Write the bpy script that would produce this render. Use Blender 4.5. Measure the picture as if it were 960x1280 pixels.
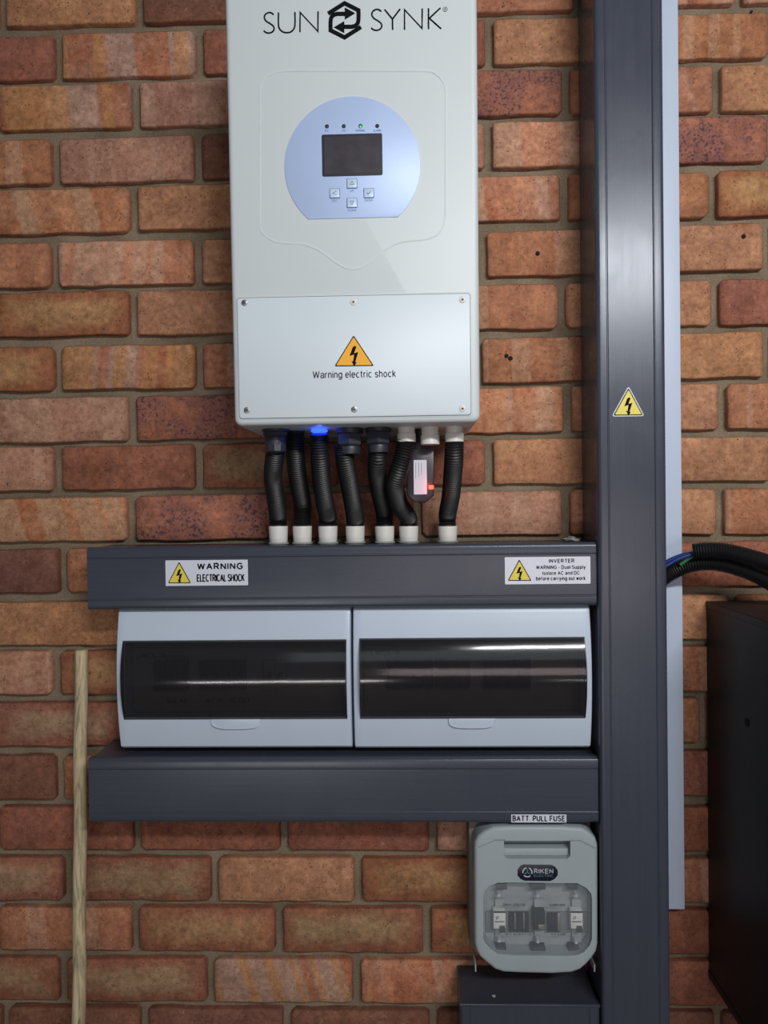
import bpy, bmesh, math, random
from mathutils import Matrix, Vector
for o in list(bpy.data.objects): bpy.data.objects.remove(o)
S = bpy.context.scene
C = S.collection
R = math.radians
PI = math.pi

# ------------------------------------------------------------------ camera
F, DCAM, ZC = 961.0, 1.25512, 1.5
YAW, PITCH, ROLL = .03143, -.01248, .01241
RM = Matrix.Rotation(YAW, 3, 'Z') @ Matrix.Rotation(PITCH, 3, 'X') @ Matrix.Rotation(ROLL, 3, 'Y')
CAMPOS = Vector((0, -DCAM, ZC))
cam = bpy.data.cameras.new('camera')
co = bpy.data.objects.new('camera', cam); C.objects.link(co)
right, up, back = RM @ Vector((1, 0, 0)), RM @ Vector((0, 0, 1)), -(RM @ Vector((0, 1, 0)))
co.matrix_world = Matrix(((right.x, up.x, back.x, 0), (right.y, up.y, back.y, -DCAM), (right.z, up.z, back.z, ZC), (0, 0, 0, 1)))
cam.sensor_fit = 'VERTICAL'; cam.sensor_height = 36.0; cam.lens = 36.0 * F / 1280.0
cam.clip_start = .02
S.camera = co

# ------------------------------------------------------------------ world, lamps, exposure
S.view_settings.view_transform = 'Standard'
S.view_settings.look = 'None'
S.view_settings.gamma = 1
S.view_settings.exposure = 0.0
w = bpy.data.worlds.new('world'); S.world = w; w.use_nodes = True
w.node_tree.nodes['Background'].inputs[0].default_value = (.46, .51, .60, 1)
w.node_tree.nodes['Background'].inputs[1].default_value = .16

def area(name, loc, aim, sx, sy, power, col):
    l = bpy.data.lights.new(name, 'AREA'); l.shape = 'RECTANGLE'; l.size = sx; l.size_y = sy
    l.energy = power; l.color = col
    o = bpy.data.objects.new(name, l); C.objects.link(o); o.location = loc
    o.rotation_euler = (Vector(aim) - Vector(loc)).to_track_quat('-Z', 'Y').to_euler()
    return o
area('ceiling_tube_light', (.90, -2.20, 2.46), (.35, 0, 1.72), 1.2, .07, 15.5, (.98, .985, 1)).data.spread = R(112)
area('open_door_daylight', (.3, -3.2, 2.35), (.1, 0, 1.6), 2.0, .7, 5, (.78, .89, 1))
area('warm_yard_glow', (.65, -3.3, 1.14), (.3, 0, 1.3), 1.6, .50, 10, (1, .82, .80))
area('sunlit_threshold', (-.70, -3.3, .47), (-.1, 0, 1.25), 1.1, .07, 9, (1, .97, .95))
area('sunlit_threshold_right', (1.02, -3.3, .45), (.1, 0, 1.25), .4, .05, .8, (.8, 1, .9))

# ------------------------------------------------------------------ geometry helpers
class Fr:
    """A flat face in the world: u to the right, v up, w out towards the room."""
    def __init__(s, origin, tilt=0.0):
        s.o = Vector(origin)
        s.u = Vector((1, 0, 0)); s.v = Vector((0, -math.sin(tilt), math.cos(tilt))); s.w = s.u.cross(s.v)
    def p(s, u, v, w=0): return s.o + s.u * u + s.v * v + s.w * w
    def px(s, x, y):
        d = RM @ Vector(((x - 480) / F, 1, -(y - 640) / F))
        t = (s.o - CAMPOS).dot(s.w) / d.dot(s.w)
        q = CAMPOS + d * t - s.o
        return (q.dot(s.u), q.dot(s.v))
def plane(Y): return Fr((0, Y, 0))
def at(x, y, Y):
    u, v = plane(Y).px(x, y); return Vector((u, Y, v))
def rect(fr, x0, y0, x1, y1):
    a, b, c, d = fr.px(x0, y0), fr.px(x1, y0), fr.px(x0, y1), fr.px(x1, y1)
    return ((a[0]+c[0])/2, (c[1]+d[1])/2, (b[0]+d[0])/2, (a[1]+b[1])/2)   # u0 v0 u1 v1

def lin(c):
    return tuple(((x/255.)/12.92 if x <= 10 else ((x/255.+.055)/1.055)**2.4) for x in c)
def rrect(u0, v0, u1, v1, r, n=5):
    P = []
    for cx, cy, a0 in ((u1-r, v1-r, 0), (u0+r, v1-r, 90), (u0+r, v0+r, 180), (u1-r, v0+r, 270)):
        for i in range(n+1):
            a = R(a0 + 90*i/n); P.append((cx+r*math.cos(a), cy+r*math.sin(a)))
    return P
def chamf(u0, v0, u1, v1, cu, cv):
    return [(u1, v1-cv), (u1-cu, v1), (u0+cu, v1), (u0, v1-cv), (u0, v0+cv), (u0+cu, v0), (u1-cu, v0), (u1, v0+cv)]
def circ(cu, cv, r, n=20, a0=0): return [(cu+r*math.cos(a0+2*PI*i/n), cv+r*math.sin(a0+2*PI*i/n)) for i in range(n)]

def loft(bm, rings, caps=(True, True), closed=True):
    V = [[bm.verts.new(p) for p in r] for r in rings]
    n = len(V[0]); out = []
    for a, b in zip(V, V[1:]):
        for i in range(n if closed else n-1):
            j = (i+1) % n
            out.append(bm.faces.new((a[i], a[j], b[j], b[i])))
    if caps[0]: out.append(bm.faces.new(list(reversed(V[0]))))
    if caps[1]: out.append(bm.faces.new(V[-1]))
    return out
def prism(bm, fr, pts, w0, w1, bev=0.0, bs=2):
    """Outline (u, v) pushed from w0 to w1; the front rim can be rounded by bev."""
    rings = [[fr.p(u, v, w0) for u, v in pts]]
    if bev > 0:
        off = lambda d: inset(pts, d)
        for k in range(bs+1):
            a = PI/2*k/bs
            q = off(bev*(1-math.cos(a)))
            rings.append([fr.p(u, v, w1-bev+bev*math.sin(a)) for u, v in q])
    else:
        rings.append([fr.p(u, v, w1) for u, v in pts])
    loft(bm, rings)
def inset(pts, d):
    n = len(pts); A = sum(pts[i][0]*pts[(i+1) % n][1]-pts[(i+1) % n][0]*pts[i][1] for i in range(n))
    sg = 1 if A > 0 else -1; out = []
    for i in range(n):
        p0, p1, p2 = Vector(pts[i-1]), Vector(pts[i]), Vector(pts[(i+1) % n])
        e1 = (p1-p0).normalized(); e2 = (p2-p1).normalized()
        n1 = Vector((-e1.y, e1.x))*sg; n2 = Vector((-e2.y, e2.x))*sg
        m = (n1+n2)
        if m.length < 1e-6: m = n1
        m.normalize(); k = max(.35, m.dot(n1))
        q = p1 + m*(d/k); out.append((q.x, q.y))
    return out
def box(bm, x0, y0, z0, x1, y1, z1, bev=0.0, seg=2):
    b2 = bmesh.new(); bmesh.ops.create_cube(b2, size=1)
    for v in b2.verts:
        v.co = Vector((x0+(v.co.x+.5)*(x1-x0), y0+(v.co.y+.5)*(y1-y0), z0+(v.co.z+.5)*(z1-z0)))
    if bev > 0: bmesh.ops.bevel(b2, geom=list(b2.edges), offset=bev, segments=seg, affect='EDGES', profile=.5)
    m = bpy.data.meshes.new('t'); b2.to_mesh(m); b2.free(); bm.from_mesh(m); bpy.data.meshes.remove(m)
def stroke(bm, fr, pts, width, w0, w1, closed=False):
    n = len(pts); L, Rr = [], []
    for i in range(n):
        p1 = Vector(pts[i])
        p0 = Vector(pts[i-1]) if (i > 0 or closed) else None
        p2 = Vector(pts[(i+1) % n]) if (i < n-1 or closed) else None
        e1 = (p1-p0).normalized() if p0 is not None else (p2-p1).normalized()
        e2 = (p2-p1).normalized() if p2 is not None else e1
        n1 = Vector((-e1.y, e1.x)); n2 = Vector((-e2.y, e2.x)); m = n1+n2
        if m.length < 1e-6: m = n1
        m.normalize(); k = max(.45, m.dot(n1))
        L.append(p1+m*width/2/k); Rr.append(p1-m*width/2/k)
    rings = [[fr.p(a.x, a.y, w0), fr.p(a.x, a.y, w1), fr.p(b.x, b.y, w1), fr.p(b.x, b.y, w0)] for a, b in zip(L, Rr)]
    if closed: rings.append(rings[0]); loft(bm, rings, (False, False))
    else: loft(bm, rings)
def spline(P, n=8):
    P = [Vector(p) for p in P]; out = []
    Q = [P[0]*2-P[1]] + P + [P[-1]*2-P[-2]]
    for i in range(1, len(Q)-2):
        a, b, c, d = Q[i-1:i+3]
        for k in range(n):
            t = k/n
            out.append(.5*((2*b)+(c-a)*t+(2*a-5*b+4*c-d)*t*t+(3*b-a-3*c+d)*t**3))
    out.append(P[-1]); return out
def resample(P, step):
    out = [P[0].copy()]; acc = 0
    for a, b in zip(P, P[1:]):
        L = (b-a).length; t = step-acc
        while t <= L:
            out.append(a.lerp(b, t/L)); t += step
        acc = (acc+L) % step if L > 0 else acc
    if (out[-1]-P[-1]).length > step*.3: out.append(P[-1].copy())
    return out
def tube(bm, P, rad, seg=18, caps=(True, True)):
    """rad: number or list per point; ring frames carried along the path."""
    n = len(P); rings = []
    t0 = (P[1]-P[0]).normalized(); ref = Vector((0, 1, 0)) if abs(t0.y) < .9 else Vector((1, 0, 0))
    x = (ref - t0*ref.dot(t0)).normalized()
    for i in range(n):
        t = (P[min(i+1, n-1)]-P[max(i-1, 0)]).normalized()
        x = (x-t*x.dot(t)).normalized(); y = t.cross(x)
        r = rad[i] if isinstance(rad, list) else rad
        rings.append([P[i]+(x*math.cos(2*PI*k/seg)+y*math.sin(2*PI*k/seg))*r for k in range(seg)])
    loft(bm, rings, caps)
def lathe(bm, base, axis, prof, seg=24, caps=(True, True)):
    axis = Vector(axis).normalized(); ref = Vector((0, 1, 0)) if abs(axis.y) < .9 else Vector((1, 0, 0))
    x = (ref-axis*ref.dot(axis)).normalized(); y = axis.cross(x); base = Vector(base)
    loft(bm, [[base+axis*h+(x*math.cos(2*PI*k/seg)+y*math.sin(2*PI*k/seg))*r for k in range(seg)] for h, r in prof], caps)

def finish(bm, smooth=35):
    bmesh.ops.recalc_face_normals(bm, faces=list(bm.faces))
    if smooth:
        for f in bm.faces: f.smooth = True
        for e in bm.edges:
            if len(e.link_faces) == 2 and e.calc_face_angle(0) > R(smooth): e.smooth = False
ROOT = {}
def mk(name, bm, m, parent=None, loc=None, smooth=35, label=None):
    """bm is in world coordinates; the object keeps its thing's origin."""
    finish(bm, smooth)
    org = Vector(ROOT[parent.name]) if parent else Vector(loc or (0, 0, 0))
    bmesh.ops.translate(bm, verts=list(bm.verts), vec=-org)
    me = bpy.data.meshes.new(name); bm.to_mesh(me); bm.free()
    me.materials.append(m)
    o = bpy.data.objects.new(name, me); C.objects.link(o)
    if parent: o.parent = parent
    else: o.location = org
    ROOT[o.name] = org
    if label: o['label'] = label
    return o
def thing(name, loc, label, cat, group=None):
    o = bpy.data.objects.new(name, None); C.objects.link(o); o.location = loc
    o.empty_display_size = .05
    ROOT[o.name] = Vector(loc); tag(o, label, cat, group); return o
def tag(o, label, cat, group=None):
    o['label'] = label; o['category'] = cat
    if group: o['group'] = group
    return o
def cut(o, bm):
    """Real recess: subtract a solid (world coordinates) from object o."""
    bmesh.ops.recalc_face_normals(bm, faces=list(bm.faces))
    bmesh.ops.translate(bm, verts=list(bm.verts), vec=-ROOT[o.name])
    me = bpy.data.meshes.new('cutter'); bm.to_mesh(me); bm.free()
    c = bpy.data.objects.new('cutter', me); C.objects.link(c); c.parent = o.parent
    if not o.parent: c.location = o.location
    bpy.context.view_layer.update()
    md = o.modifiers.new('b', 'BOOLEAN'); md.operation = 'DIFFERENCE'; md.object = c; md.solver = 'EXACT'
    dg = bpy.context.evaluated_depsgraph_get(); dg.update()
    nm = bpy.data.meshes.new_from_object(o.evaluated_get(dg))
    o.modifiers.clear(); o.data = nm
    bpy.data.objects.remove(c); bpy.data.meshes.remove(me)
    b = bmesh.new(); b.from_mesh(nm); finish(b, 35); b.to_mesh(nm); b.free()
def _a(cx, cy, rx, ry, a0, a1, n=9): return [(cx+rx*math.cos(R(a0+(a1-a0)*i/n)), cy+ry*math.sin(R(a0+(a1-a0)*i/n))) for i in range(n+1)]
GL = {   # plain grotesque letters drawn as pen strokes: (width, strokes), cap height 1
 'A': (.68, [[(0, 0), (.34, 1), (.68, 0)], [(.13, .35), (.55, .35)]]),
 'B': (.56, [[(.3, 0), (0, 0), (0, 1), (.3, 1)]+_a(.3, .76, .22, .24, 90, -90), [(0, .52), (.3, .52)]+_a(.3, .26, .26, .26, 90, -90)]),
 'C': (.64, [_a(.36, .5, .36, .5, 48, 312, 16)]),
 'D': (.62, [[(.25, 0), (0, 0), (0, 1), (.25, 1)]+_a(.25, .5, .37, .5, 90, -90, 12)]),
 'E': (.54, [[(.54, 0), (0, 0), (0, 1), (.54, 1)], [(0, .53), (.48, .53)]]),
 'F': (.50, [[(0, 0), (0, 1), (.50, 1)], [(0, .52), (.42, .52)]]),
 'G': (.68, [_a(.36, .5, .36, .5, 45, 322, 16)+[(.66, .2), (.66, .48), (.38, .48)]]),
 'H': (.60, [[(0, 0), (0, 1)], [(.60, 0), (.60, 1)], [(0, .53), (.60, .53)]]),
 'I': (.0, [[(0, 0), (0, 1)]]),
 'K': (.60, [[(0, 0), (0, 1)], [(.58, 1), (0, .38)], [(.2, .58), (.60, 0)]]),
 'L': (.46, [[(0, 1), (0, 0), (.46, 0)]]),
 'M': (.70, [[(0, 0), (0, 1), (.35, .12), (.70, 1), (.70, 0)]]),
 'N': (.60, [[(0, 0), (0, 1), (.60, 0), (.60, 1)]]),
 'O': (.72, [_a(.36, .5, .36, .5, 90, 450, 20)]),
 'P': (.54, [[(0, 0), (0, 1), (.28, 1)]+_a(.28, .73, .26, .27, 90, -90)+[(0, .46)]]),
 'R': (.60, [[(0, 0), (0, 1), (.30, 1)]+_a(.30, .74, .26, .26, 90, -90)+[(0, .48)], [(.32, .48), (.60, 0)]]),
 'S': (.56, [_a(.28, .75, .26, .25, 30, 180, 8)+_a(.28, .75, .26, .22, 190, 265, 4)+_a(.28, .27, .28, .25, 80, -10, 5)+_a(.28, .27, .28, .27, -20, -160, 8)]),
 'T': (.60, [[(0, 1), (.60, 1)], [(.30, 1), (.30, 0)]]),
 'U': (.60, [[(0, 1), (0, .3)]+_a(.30, .30, .30, .30, 180, 360, 10)+[(.60, 1)]]),
 'V': (.64, [[(0, 1), (.32, 0), (.64, 1)]]),
 'W': (.92, [[(0, 1), (.22, 0), (.46, .96), (.70, 0), (.92, 1)]]),
 'Y': (.64, [[(0, 1), (.32, .44), (.64, 1)], [(.32, .44), (.32, 0)]]),
 'a': (.46, [_a(.23, .50, .23, .22, 160, 0, 7)+[(.46, 0)], _a(.21, .20, .21, .20, 60, 330, 12)+[(.46, .28)]]),
 'b': (.46, [[(0, 0), (0, 1)], _a(.23, .36, .23, .36, 180, -180, 16)]),
 'c': (.42, [_a(.23, .36, .23, .36, 50, 310, 12)]),
 'd': (.46, [[(.46, 0), (.46, 1)], _a(.23, .36, .23, .36, 0, 360, 16)]),
 'e': (.46, [[(.01, .38), (.46, .38)]+_a(.23, .36, .23, .36, 4, 318, 14)]),
 'f': (.26, [[(.10, 0), (.10, .82)]+_a(.24, .84, .14, .15, 180, 90, 4), [(0, .70), (.24, .70)]]),
 'g': (.46, [_a(.23, .36, .23, .36, 0, 360, 16), [(.46, .72), (.46, 0)]+_a(.23, -.02, .23, .25, 0, -150, 7)]),
 'h': (.42, [[(0, 0), (0, 1)], [(0, .45)]+_a(.21, .48, .21, .24, 170, 0, 7)+[(.42, 0)]]),
 'i': (.0, [[(0, 0), (0, .72)], [(0, .90), (0, 1.0)]]),
 'k': (.40, [[(0, 0), (0, 1)], [(.38, .72), (0, .28)], [(.14, .42), (.42, 0)]]),
 'l': (.0, [[(0, 0), (0, 1)]]),
 'n': (.42, [[(0, 0), (0, .72)], [(0, .45)]+_a(.21, .48, .21, .24, 170, 0, 7)+[(.42, 0)]]),
 'o': (.46, [_a(.23, .36, .23, .36, 90, 450, 16)]),
 'p': (.46, [[(0, -.28), (0, .72)], _a(.23, .36, .23, .36, 180, -180, 16)]),
 'r': (.24, [[(0, 0), (0, .72)], [(0, .42)]+_a(.22, .50, .22, .22, 175, 85, 4)]),
 's': (.40, [_a(.20, .54, .18, .18, 25, 180, 6)+_a(.20, .52, .18, .14, 200, 265, 3)+_a(.20, .19, .20, .17, 80, -10, 4)+_a(.20, .19, .20, .19, -20, -160, 6)]),
 't': (.24, [[(.10, .94), (.10, .14)]+_a(.22, .13, .12, .13, 180, 280, 4), [(0, .72), (.24, .72)]]),
 'u': (.42, [[(0, .72), (0, .24)]+_a(.21, .22, .21, .22, 190, 350, 7), [(.42, .72), (.42, 0)]]),
 'w': (.64, [[(0, .72), (.16, 0), (.32, .70), (.48, 0), (.64, .72)]]),
 'y': (.44, [[(0, .72), (.22, .02)], [(.44, .72), (.16, -.26), (.02, -.26)]]),
 '-': (.26, [[(0, .38), (.26, .38)]]), '.': (.02, [[(0, -.02), (0, .08)]]), '/': (.3, [[(0, 0), (.3, 1)]]),
 '0': (.50, [_a(.25, .5, .25, .5, 90, 450, 16)]), '1': (.18, [[(0, .78), (.18, 1), (.18, 0)]]),
 '2': (.50, [_a(.25, .73, .24, .27, 170, -30, 8)+[(0, 0), (.50, 0)]]), '3': (.5, [_a(.24, .75, .22, .25, 160, -90, 8), _a(.24, .26, .26, .26, 90, -160, 8)]),
 '4': (.5, [[(.38, 0), (.38, 1), (0, .3), (.5, .3)]]), '5': (.5, [[(.45, 1), (.08, 1), (.03, .52)]+_a(.24, .32, .26, .32, 120, -160, 9)]),
 '6': (.5, [_a(.25, .32, .25, .32, 90, 450, 12), [(.02, .4), (.1, .8), (.28, 1), (.44, .9)]]), '7': (.5, [[(0, 1), (.5, 1), (.18, 0)]]),
 '8': (.5, [_a(.25, .76, .22, .24, 90, 450, 12), _a(.25, .26, .25, .26, 90, 450, 12)]), '9': (.5, [_a(.25, .68, .25, .32, 90, 450, 12), [(.48, .6), (.4, .2), (.22, 0), (.05, .1)]]),
}
def text(name, s, fr, R4, m, parent, w=.0004, bold=0.0, label=None, th=.0002, pen=None, gap=.20):
    """Lettering fitted to the box it fills on the face; pen = stroke width over cap height."""
    pen = pen if pen else .11+bold*2.6
    u0, v0, u1, v1 = rect(fr, *R4); L = []; x = 0
    for ch in s:
        if ch == ' ': x += .34; continue
        wd, st = GL[ch]
        for q in st: L.append([(x+a, b) for a, b in q])
        x += wd+gap+pen*.6
    xs = [p[0] for q in L for p in q]; ys = [p[1] for q in L for p in q]
    x0, x1, y0, y1 = min(xs), max(xs), min(ys), max(ys)
    # the pen's own width counts towards the box
    H = (v1-v0)/((y1-y0)+pen); pw = pen*H
    sx = (u1-u0-pw)/max(1e-6, x1-x0); bm = bmesh.new()
    L2 = []
    for q in L:
        cur = [q[0]]
        for k in range(1, len(q)-1):
            cur.append(q[k]); e1 = (Vector(q[k])-Vector(q[k-1])).normalized(); e2 = (Vector(q[k+1])-Vector(q[k])).normalized()
            if e1.dot(e2) < -.15: L2.append(cur); cur = [q[k]]
        cur.append(q[-1]); L2.append(cur)
    for q in L2:
        pts = [(u0+pw/2+(a-x0)*sx, v0+pw/2+(b-y0)*H) for a, b in q]
        stroke(bm, fr, pts, pw, w, w+th)
    return mk(name, bm, m, parent, smooth=0, label=label)

# ------------------------------------------------------------------ materials
class NT:
    def __init__(s, name):
        s.m = bpy.data.materials.new(name); s.m.use_nodes = True; s.t = s.m.node_tree
        s.b = s.t.nodes['Principled BSDF']
    def n(s, typ, **kw):
        x = s.t.nodes.new(typ)
        for k, v in kw.items(): setattr(x, k, v)
        return x
    def l(s, a, b): s.t.links.new(a, b)
    def v(s, x, sock):
        if hasattr(x, 'links') or isinstance(x, bpy.types.NodeSocket): s.l(x, sock)
        else: sock.default_value = x
    def math(s, op, a, b=0.0, c=None, clamp=False):
        x = s.n('ShaderNodeMath', operation=op, use_clamp=clamp); s.v(a, x.inputs[0]); s.v(b, x.inputs[1])
        if c is not None: s.v(c, x.inputs[2])
        return x.outputs[0]
    def mix(s, f, a, b, blend='MIX'):
        x = s.n('ShaderNodeMix', data_type='RGBA', blend_type=blend)
        s.v(f, x.inputs[0]); s.v(a if not isinstance(a, tuple) else (*a, 1), x.inputs[6]); s.v(b if not isinstance(b, tuple) else (*b, 1), x.inputs[7])
        return x.outputs[2]
    def ramp(s, f, stops):
        x = s.n('ShaderNodeValToRGB'); e = x.color_ramp.elements
        while len(e) < len(stops): e.new(.5)
        for i, (p, c) in enumerate(stops): e[i].position = p; e[i].color = (*c, 1) if isinstance(c, tuple) else (c, c, c, 1)
        s.l(f, x.inputs[0]); return x.outputs[0]
    def noise(s, vec, scale, detail=3, rough=.55, dist=0.0):
        x = s.n('ShaderNodeTexNoise'); x.inputs['Scale'].default_value = scale; x.inputs['Detail'].default_value = detail
        x.inputs['Roughness'].default_value = rough; x.inputs['Distortion'].default_value = dist
        if vec is not None: s.l(vec, x.inputs['Vector'])
        return x.outputs[0]
    def obj(s): return s.n('ShaderNodeTexCoord').outputs['Object']
    def mapv(s, vec, scale=(1, 1, 1), loc=(0, 0, 0)):
        x = s.n('ShaderNodeMapping'); x.inputs['Scale'].default_value = scale; x.inputs['Location'].default_value = loc
        s.l(vec, x.inputs['Vector']); return x.outputs[0]
    def bump(s, h, strength=.3, dist=.001):
        x = s.n('ShaderNodeBump'); x.inputs['Strength'].default_value = strength; x.inputs['Distance'].default_value = dist
        s.l(h, x.inputs['Height']); s.l(x.outputs[0], s.b.inputs['Normal'])
def simple(name, c, rough=.5, metal=0.0, var=.08, vs=40, bump=0.0, spec=.5, emit=None, es=1.0, alpha=1.0):
    t = NT(name); c = lin(c)
    vec = t.obj(); nz = t.noise(vec, vs, 4)
    dark = tuple(x*(1-var) for x in c); lite = tuple(min(1, x*(1+var)) for x in c)
    t.l(t.ramp(nz, [(.3, dark), (.7, lite)]), t.b.inputs['Base Color'])
    t.b.inputs['Roughness'].default_value = rough; t.b.inputs['Metallic'].default_value = metal
    t.b.inputs['Specular IOR Level'].default_value = spec; t.b.inputs['Alpha'].default_value = alpha
    if bump: t.bump(t.noise(vec, vs*8, 3), bump, .0005)
    if emit:
        t.b.inputs['Emission Color'].default_value = (*lin(emit), 1); t.b.inputs['Emission Strength'].default_value = es
    return t.m

def mat_trunk(axis):
    t = NT('slate_trunking_'+axis); vec = t.obj()
    sc = (1.2, 60, 60) if axis == 'x' else (60, 60, 1.2)
    st = t.noise(t.mapv(vec, sc), 4, 4, .6)
    sm = t.noise(vec, 9, 4, .6, .6)
    c = t.ramp(st, [(.2, lin((61, 65, 75))), (.8, lin((65, 69, 79)))])
    dust = t.ramp(t.noise(vec, 230, 2), [(.70, 0.0), (.76, .5)])
    c = t.mix(t.math('MULTIPLY', dust, t.ramp(sm, [(.5, 0.0), (.7, .35)])), c, lin((150, 150, 150)))
    t.l(c, t.b.inputs['Base Color'])
    r = t.math('ADD', t.math('MULTIPLY', sm, .16), t.math('MULTIPLY', st, .05))
    t.l(t.math('ADD', r, .16), t.b.inputs['Roughness'])
    t.b.inputs['Specular IOR Level'].default_value = .42; t.b.inputs['Specular Tint'].default_value = (.9, .94, 1, 1)
    t.bump(t.math('ADD', st, t.math('MULTIPLY', sm, 3.0)), .035, .001)
    return t.m

def mat_brick():
    t = NT('clay_brick')
    tc = t.n('ShaderNodeTexCoord').outputs['Object']
    def attr(nm, out='Color'): return t.n('ShaderNodeAttribute', attribute_type='OBJECT', attribute_name=nm).outputs[out]
    ca, cb, cc = attr('tone'), attr('second_tone'), attr('third_tone')
    seed = attr('seed', 'Fac')
    comb = t.n('ShaderNodeCombineXYZ'); t.l(seed, comb.inputs[0]); t.l(t.math('MULTIPLY', seed, 1.7), comb.inputs[1]); t.l(t.math('MULTIPLY', seed, .6), comb.inputs[2])
    vadd = t.n('ShaderNodeVectorMath', operation='ADD'); t.l(tc, vadd.inputs[0]); t.l(comb.outputs[0], vadd.inputs[1])
    vec = vadd.outputs[0]
    sep = t.n('ShaderNodeSeparateXYZ'); t.l(tc, sep.inputs[0])
    ax = t.math('ABSOLUTE', t.math('DIVIDE', sep.outputs[0], .110)); az = t.math('ABSOLUTE', t.math('DIVIDE', sep.outputs[2], .0365))
    # kiss marks: vertical or slanted bands of another tone with fairly crisp borders
    slant = attr('slant', 'Fac')
    sx = t.math('ADD', sep.outputs[0], t.math('MULTIPLY', sep.outputs[2], slant))
    wob = t.math('MULTIPLY', t.math('SUBTRACT', t.noise(vec, 60, 2), .5), .008)
    cx = t.n('ShaderNodeCombineXYZ'); t.l(t.math('ADD', t.math('ADD', sx, wob), seed), cx.inputs[0]); t.l(seed, cx.inputs[1])
    band = t.noise(cx.outputs[0], 15, 0)
    bandm = t.ramp(band, [(.485, 0.0), (.515, 1.0)])
    band2 = t.ramp(t.noise(t.mapv(cx.outputs[0], loc=(7, 3, 0)), 30, 0), [(.55, 0.0), (.58, 1.0)])
    # reduced core: a soft-edged pale or dark heart inside a redder rim
    q = t.math('MAXIMUM', t.math('POWER', ax, 2.0), az)
    q = t.math('ADD', q, t.math('MULTIPLY', t.math('SUBTRACT', t.noise(vec, 22, 3), .5), 1.1))
    corem = t.ramp(q, [(.35, 1.0), (.78, 0.0)])
    soft = t.ramp(t.noise(vec, 16, 4, .6, .4), [(.38, 0.0), (.62, 1.0)])
    kb, kc, ks, kf = attr('banding', 'Fac'), attr('core', 'Fac'), attr('specks', 'Fac'), attr('clouding', 'Fac')
    col = t.mix(t.math('MULTIPLY', soft, kf), ca, cb)
    col = t.mix(t.math('MULTIPLY', bandm, kb), col, cb)
    col = t.mix(t.math('MULTIPLY', t.math('MULTIPLY', band2, kb), .8), col, cc)
    col = t.mix(t.math('MULTIPLY', corem, kc), col, cc)
    # mottling of the clay
    mot = t.noise(vec, 130, 5, .7)
    col = t.mix(1.0, col, t.ramp(mot, [(.25, (.60, .57, .54)), (.75, (1.42, 1.42, 1.40))]), 'MULTIPLY')
    big = t.noise(vec, 34, 4, .65)
    col = t.mix(1.0, col, t.ramp(big, [(.3, (.78, .74, .70)), (.7, (1.22, 1.22, 1.18))]), 'MULTIPLY')
    # pale bloom
    bl = t.ramp(t.noise(t.mapv(vec, (1, 1, 1), (3, 3, 3)), 55, 5, .75), [(.60, 0.0), (.72, .5)])
    col = t.mix(bl, col, lin((196, 150, 120)))
    # iron spots
    vo = t.n('ShaderNodeTexVoronoi'); vo.inputs['Scale'].default_value = 210; t.l(vec, vo.inputs['Vector'])
    hole = t.ramp(vo.outputs['Distance'], [(.16, 1.0), (.26, 0.0)])
    pick = t.ramp(t.noise(vec, 70, 3), [(.52, 0.0), (.60, 1.0)])
    hm = t.math('MULTIPLY', hole, pick)
    col = t.mix(t.math('MULTIPLY', hm, .75), col, lin((58, 34, 26)))
    sp = t.ramp(t.noise(vec, 190, 3, .6), [(.52, 0.0), (.60, 1.0)])
    spz = t.ramp(t.noise(vec, 20, 3), [(.36, 0.0), (.56, 1.0)])
    sm = t.math('MULTIPLY', t.math('MULTIPLY', sp, spz), ks)
    col = t.mix(t.math('MULTIPLY', spz, t.math('MULTIPLY', ks, .45)), col, lin((112, 76, 80)))
    col = t.mix(t.math('MULTIPLY', sm, .8), col, lin((62, 52, 62)))
    # rim: worn, slightly darker arris
    rim = t.ramp(t.math('MAXIMUM', ax, az), [(.93, 0.0), (1.02, .45)])
    col = t.mix(rim, col, lin((96, 56, 40)))
    t.l(col, t.b.inputs['Base Color'])
    t.b.inputs['Roughness'].default_value = .88; t.b.inputs['Specular IOR Level'].default_value = .25
    h = t.math('ADD', t.math('MULTIPLY', mot, .5), t.math('SUBTRACT', big, t.math('MULTIPLY', hm, .8)))
    t.bump(h, .55, .0016)
    return t.m

def mat_mortar():
    t = NT('mortar'); vec = t.obj()
    a = t.noise(vec, 14, 4); b = t.noise(vec, 260, 5, .7)
    c = t.mix(1.0, t.ramp(a, [(.3, lin((112, 98, 80))), (.7, lin((142, 127, 106)))]), t.ramp(b, [(.3, (.72, .72, .72)), (.7, (1.2, 1.2, 1.2))]), 'MULTIPLY')
    t.l(c, t.b.inputs['Base Color']); t.b.inputs['Roughness'].default_value = .95; t.b.inputs['Specular IOR Level'].default_value = .2
    t.bump(t.math('ADD', t.noise(vec, 60, 4), b), .8, .0018); return t.m
def mat_wood():
    t = NT('weathered_pole_wood'); vec = t.obj()
    g = t.noise(t.mapv(vec, (1, 1, .09)), 150, 5, .65, .8)
    c = t.ramp(g, [(.30, lin((112, 108, 92))), (.45, lin((176, 160, 124))), (.6, lin((206, 188, 150))), (.8, lin((184, 164, 124)))])
    gr = t.ramp(t.noise(t.mapv(vec, (1, 1, .12), (2, 0, 0)), 48, 4, .6, 1.2), [(.56, 0.0), (.66, .75)])
    c = t.mix(gr, c, lin((112, 112, 98)))
    t.l(c, t.b.inputs['Base Color']); t.b.inputs['Roughness'].default_value = .7; t.bump(g, .4, .001); return t.m
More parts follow.
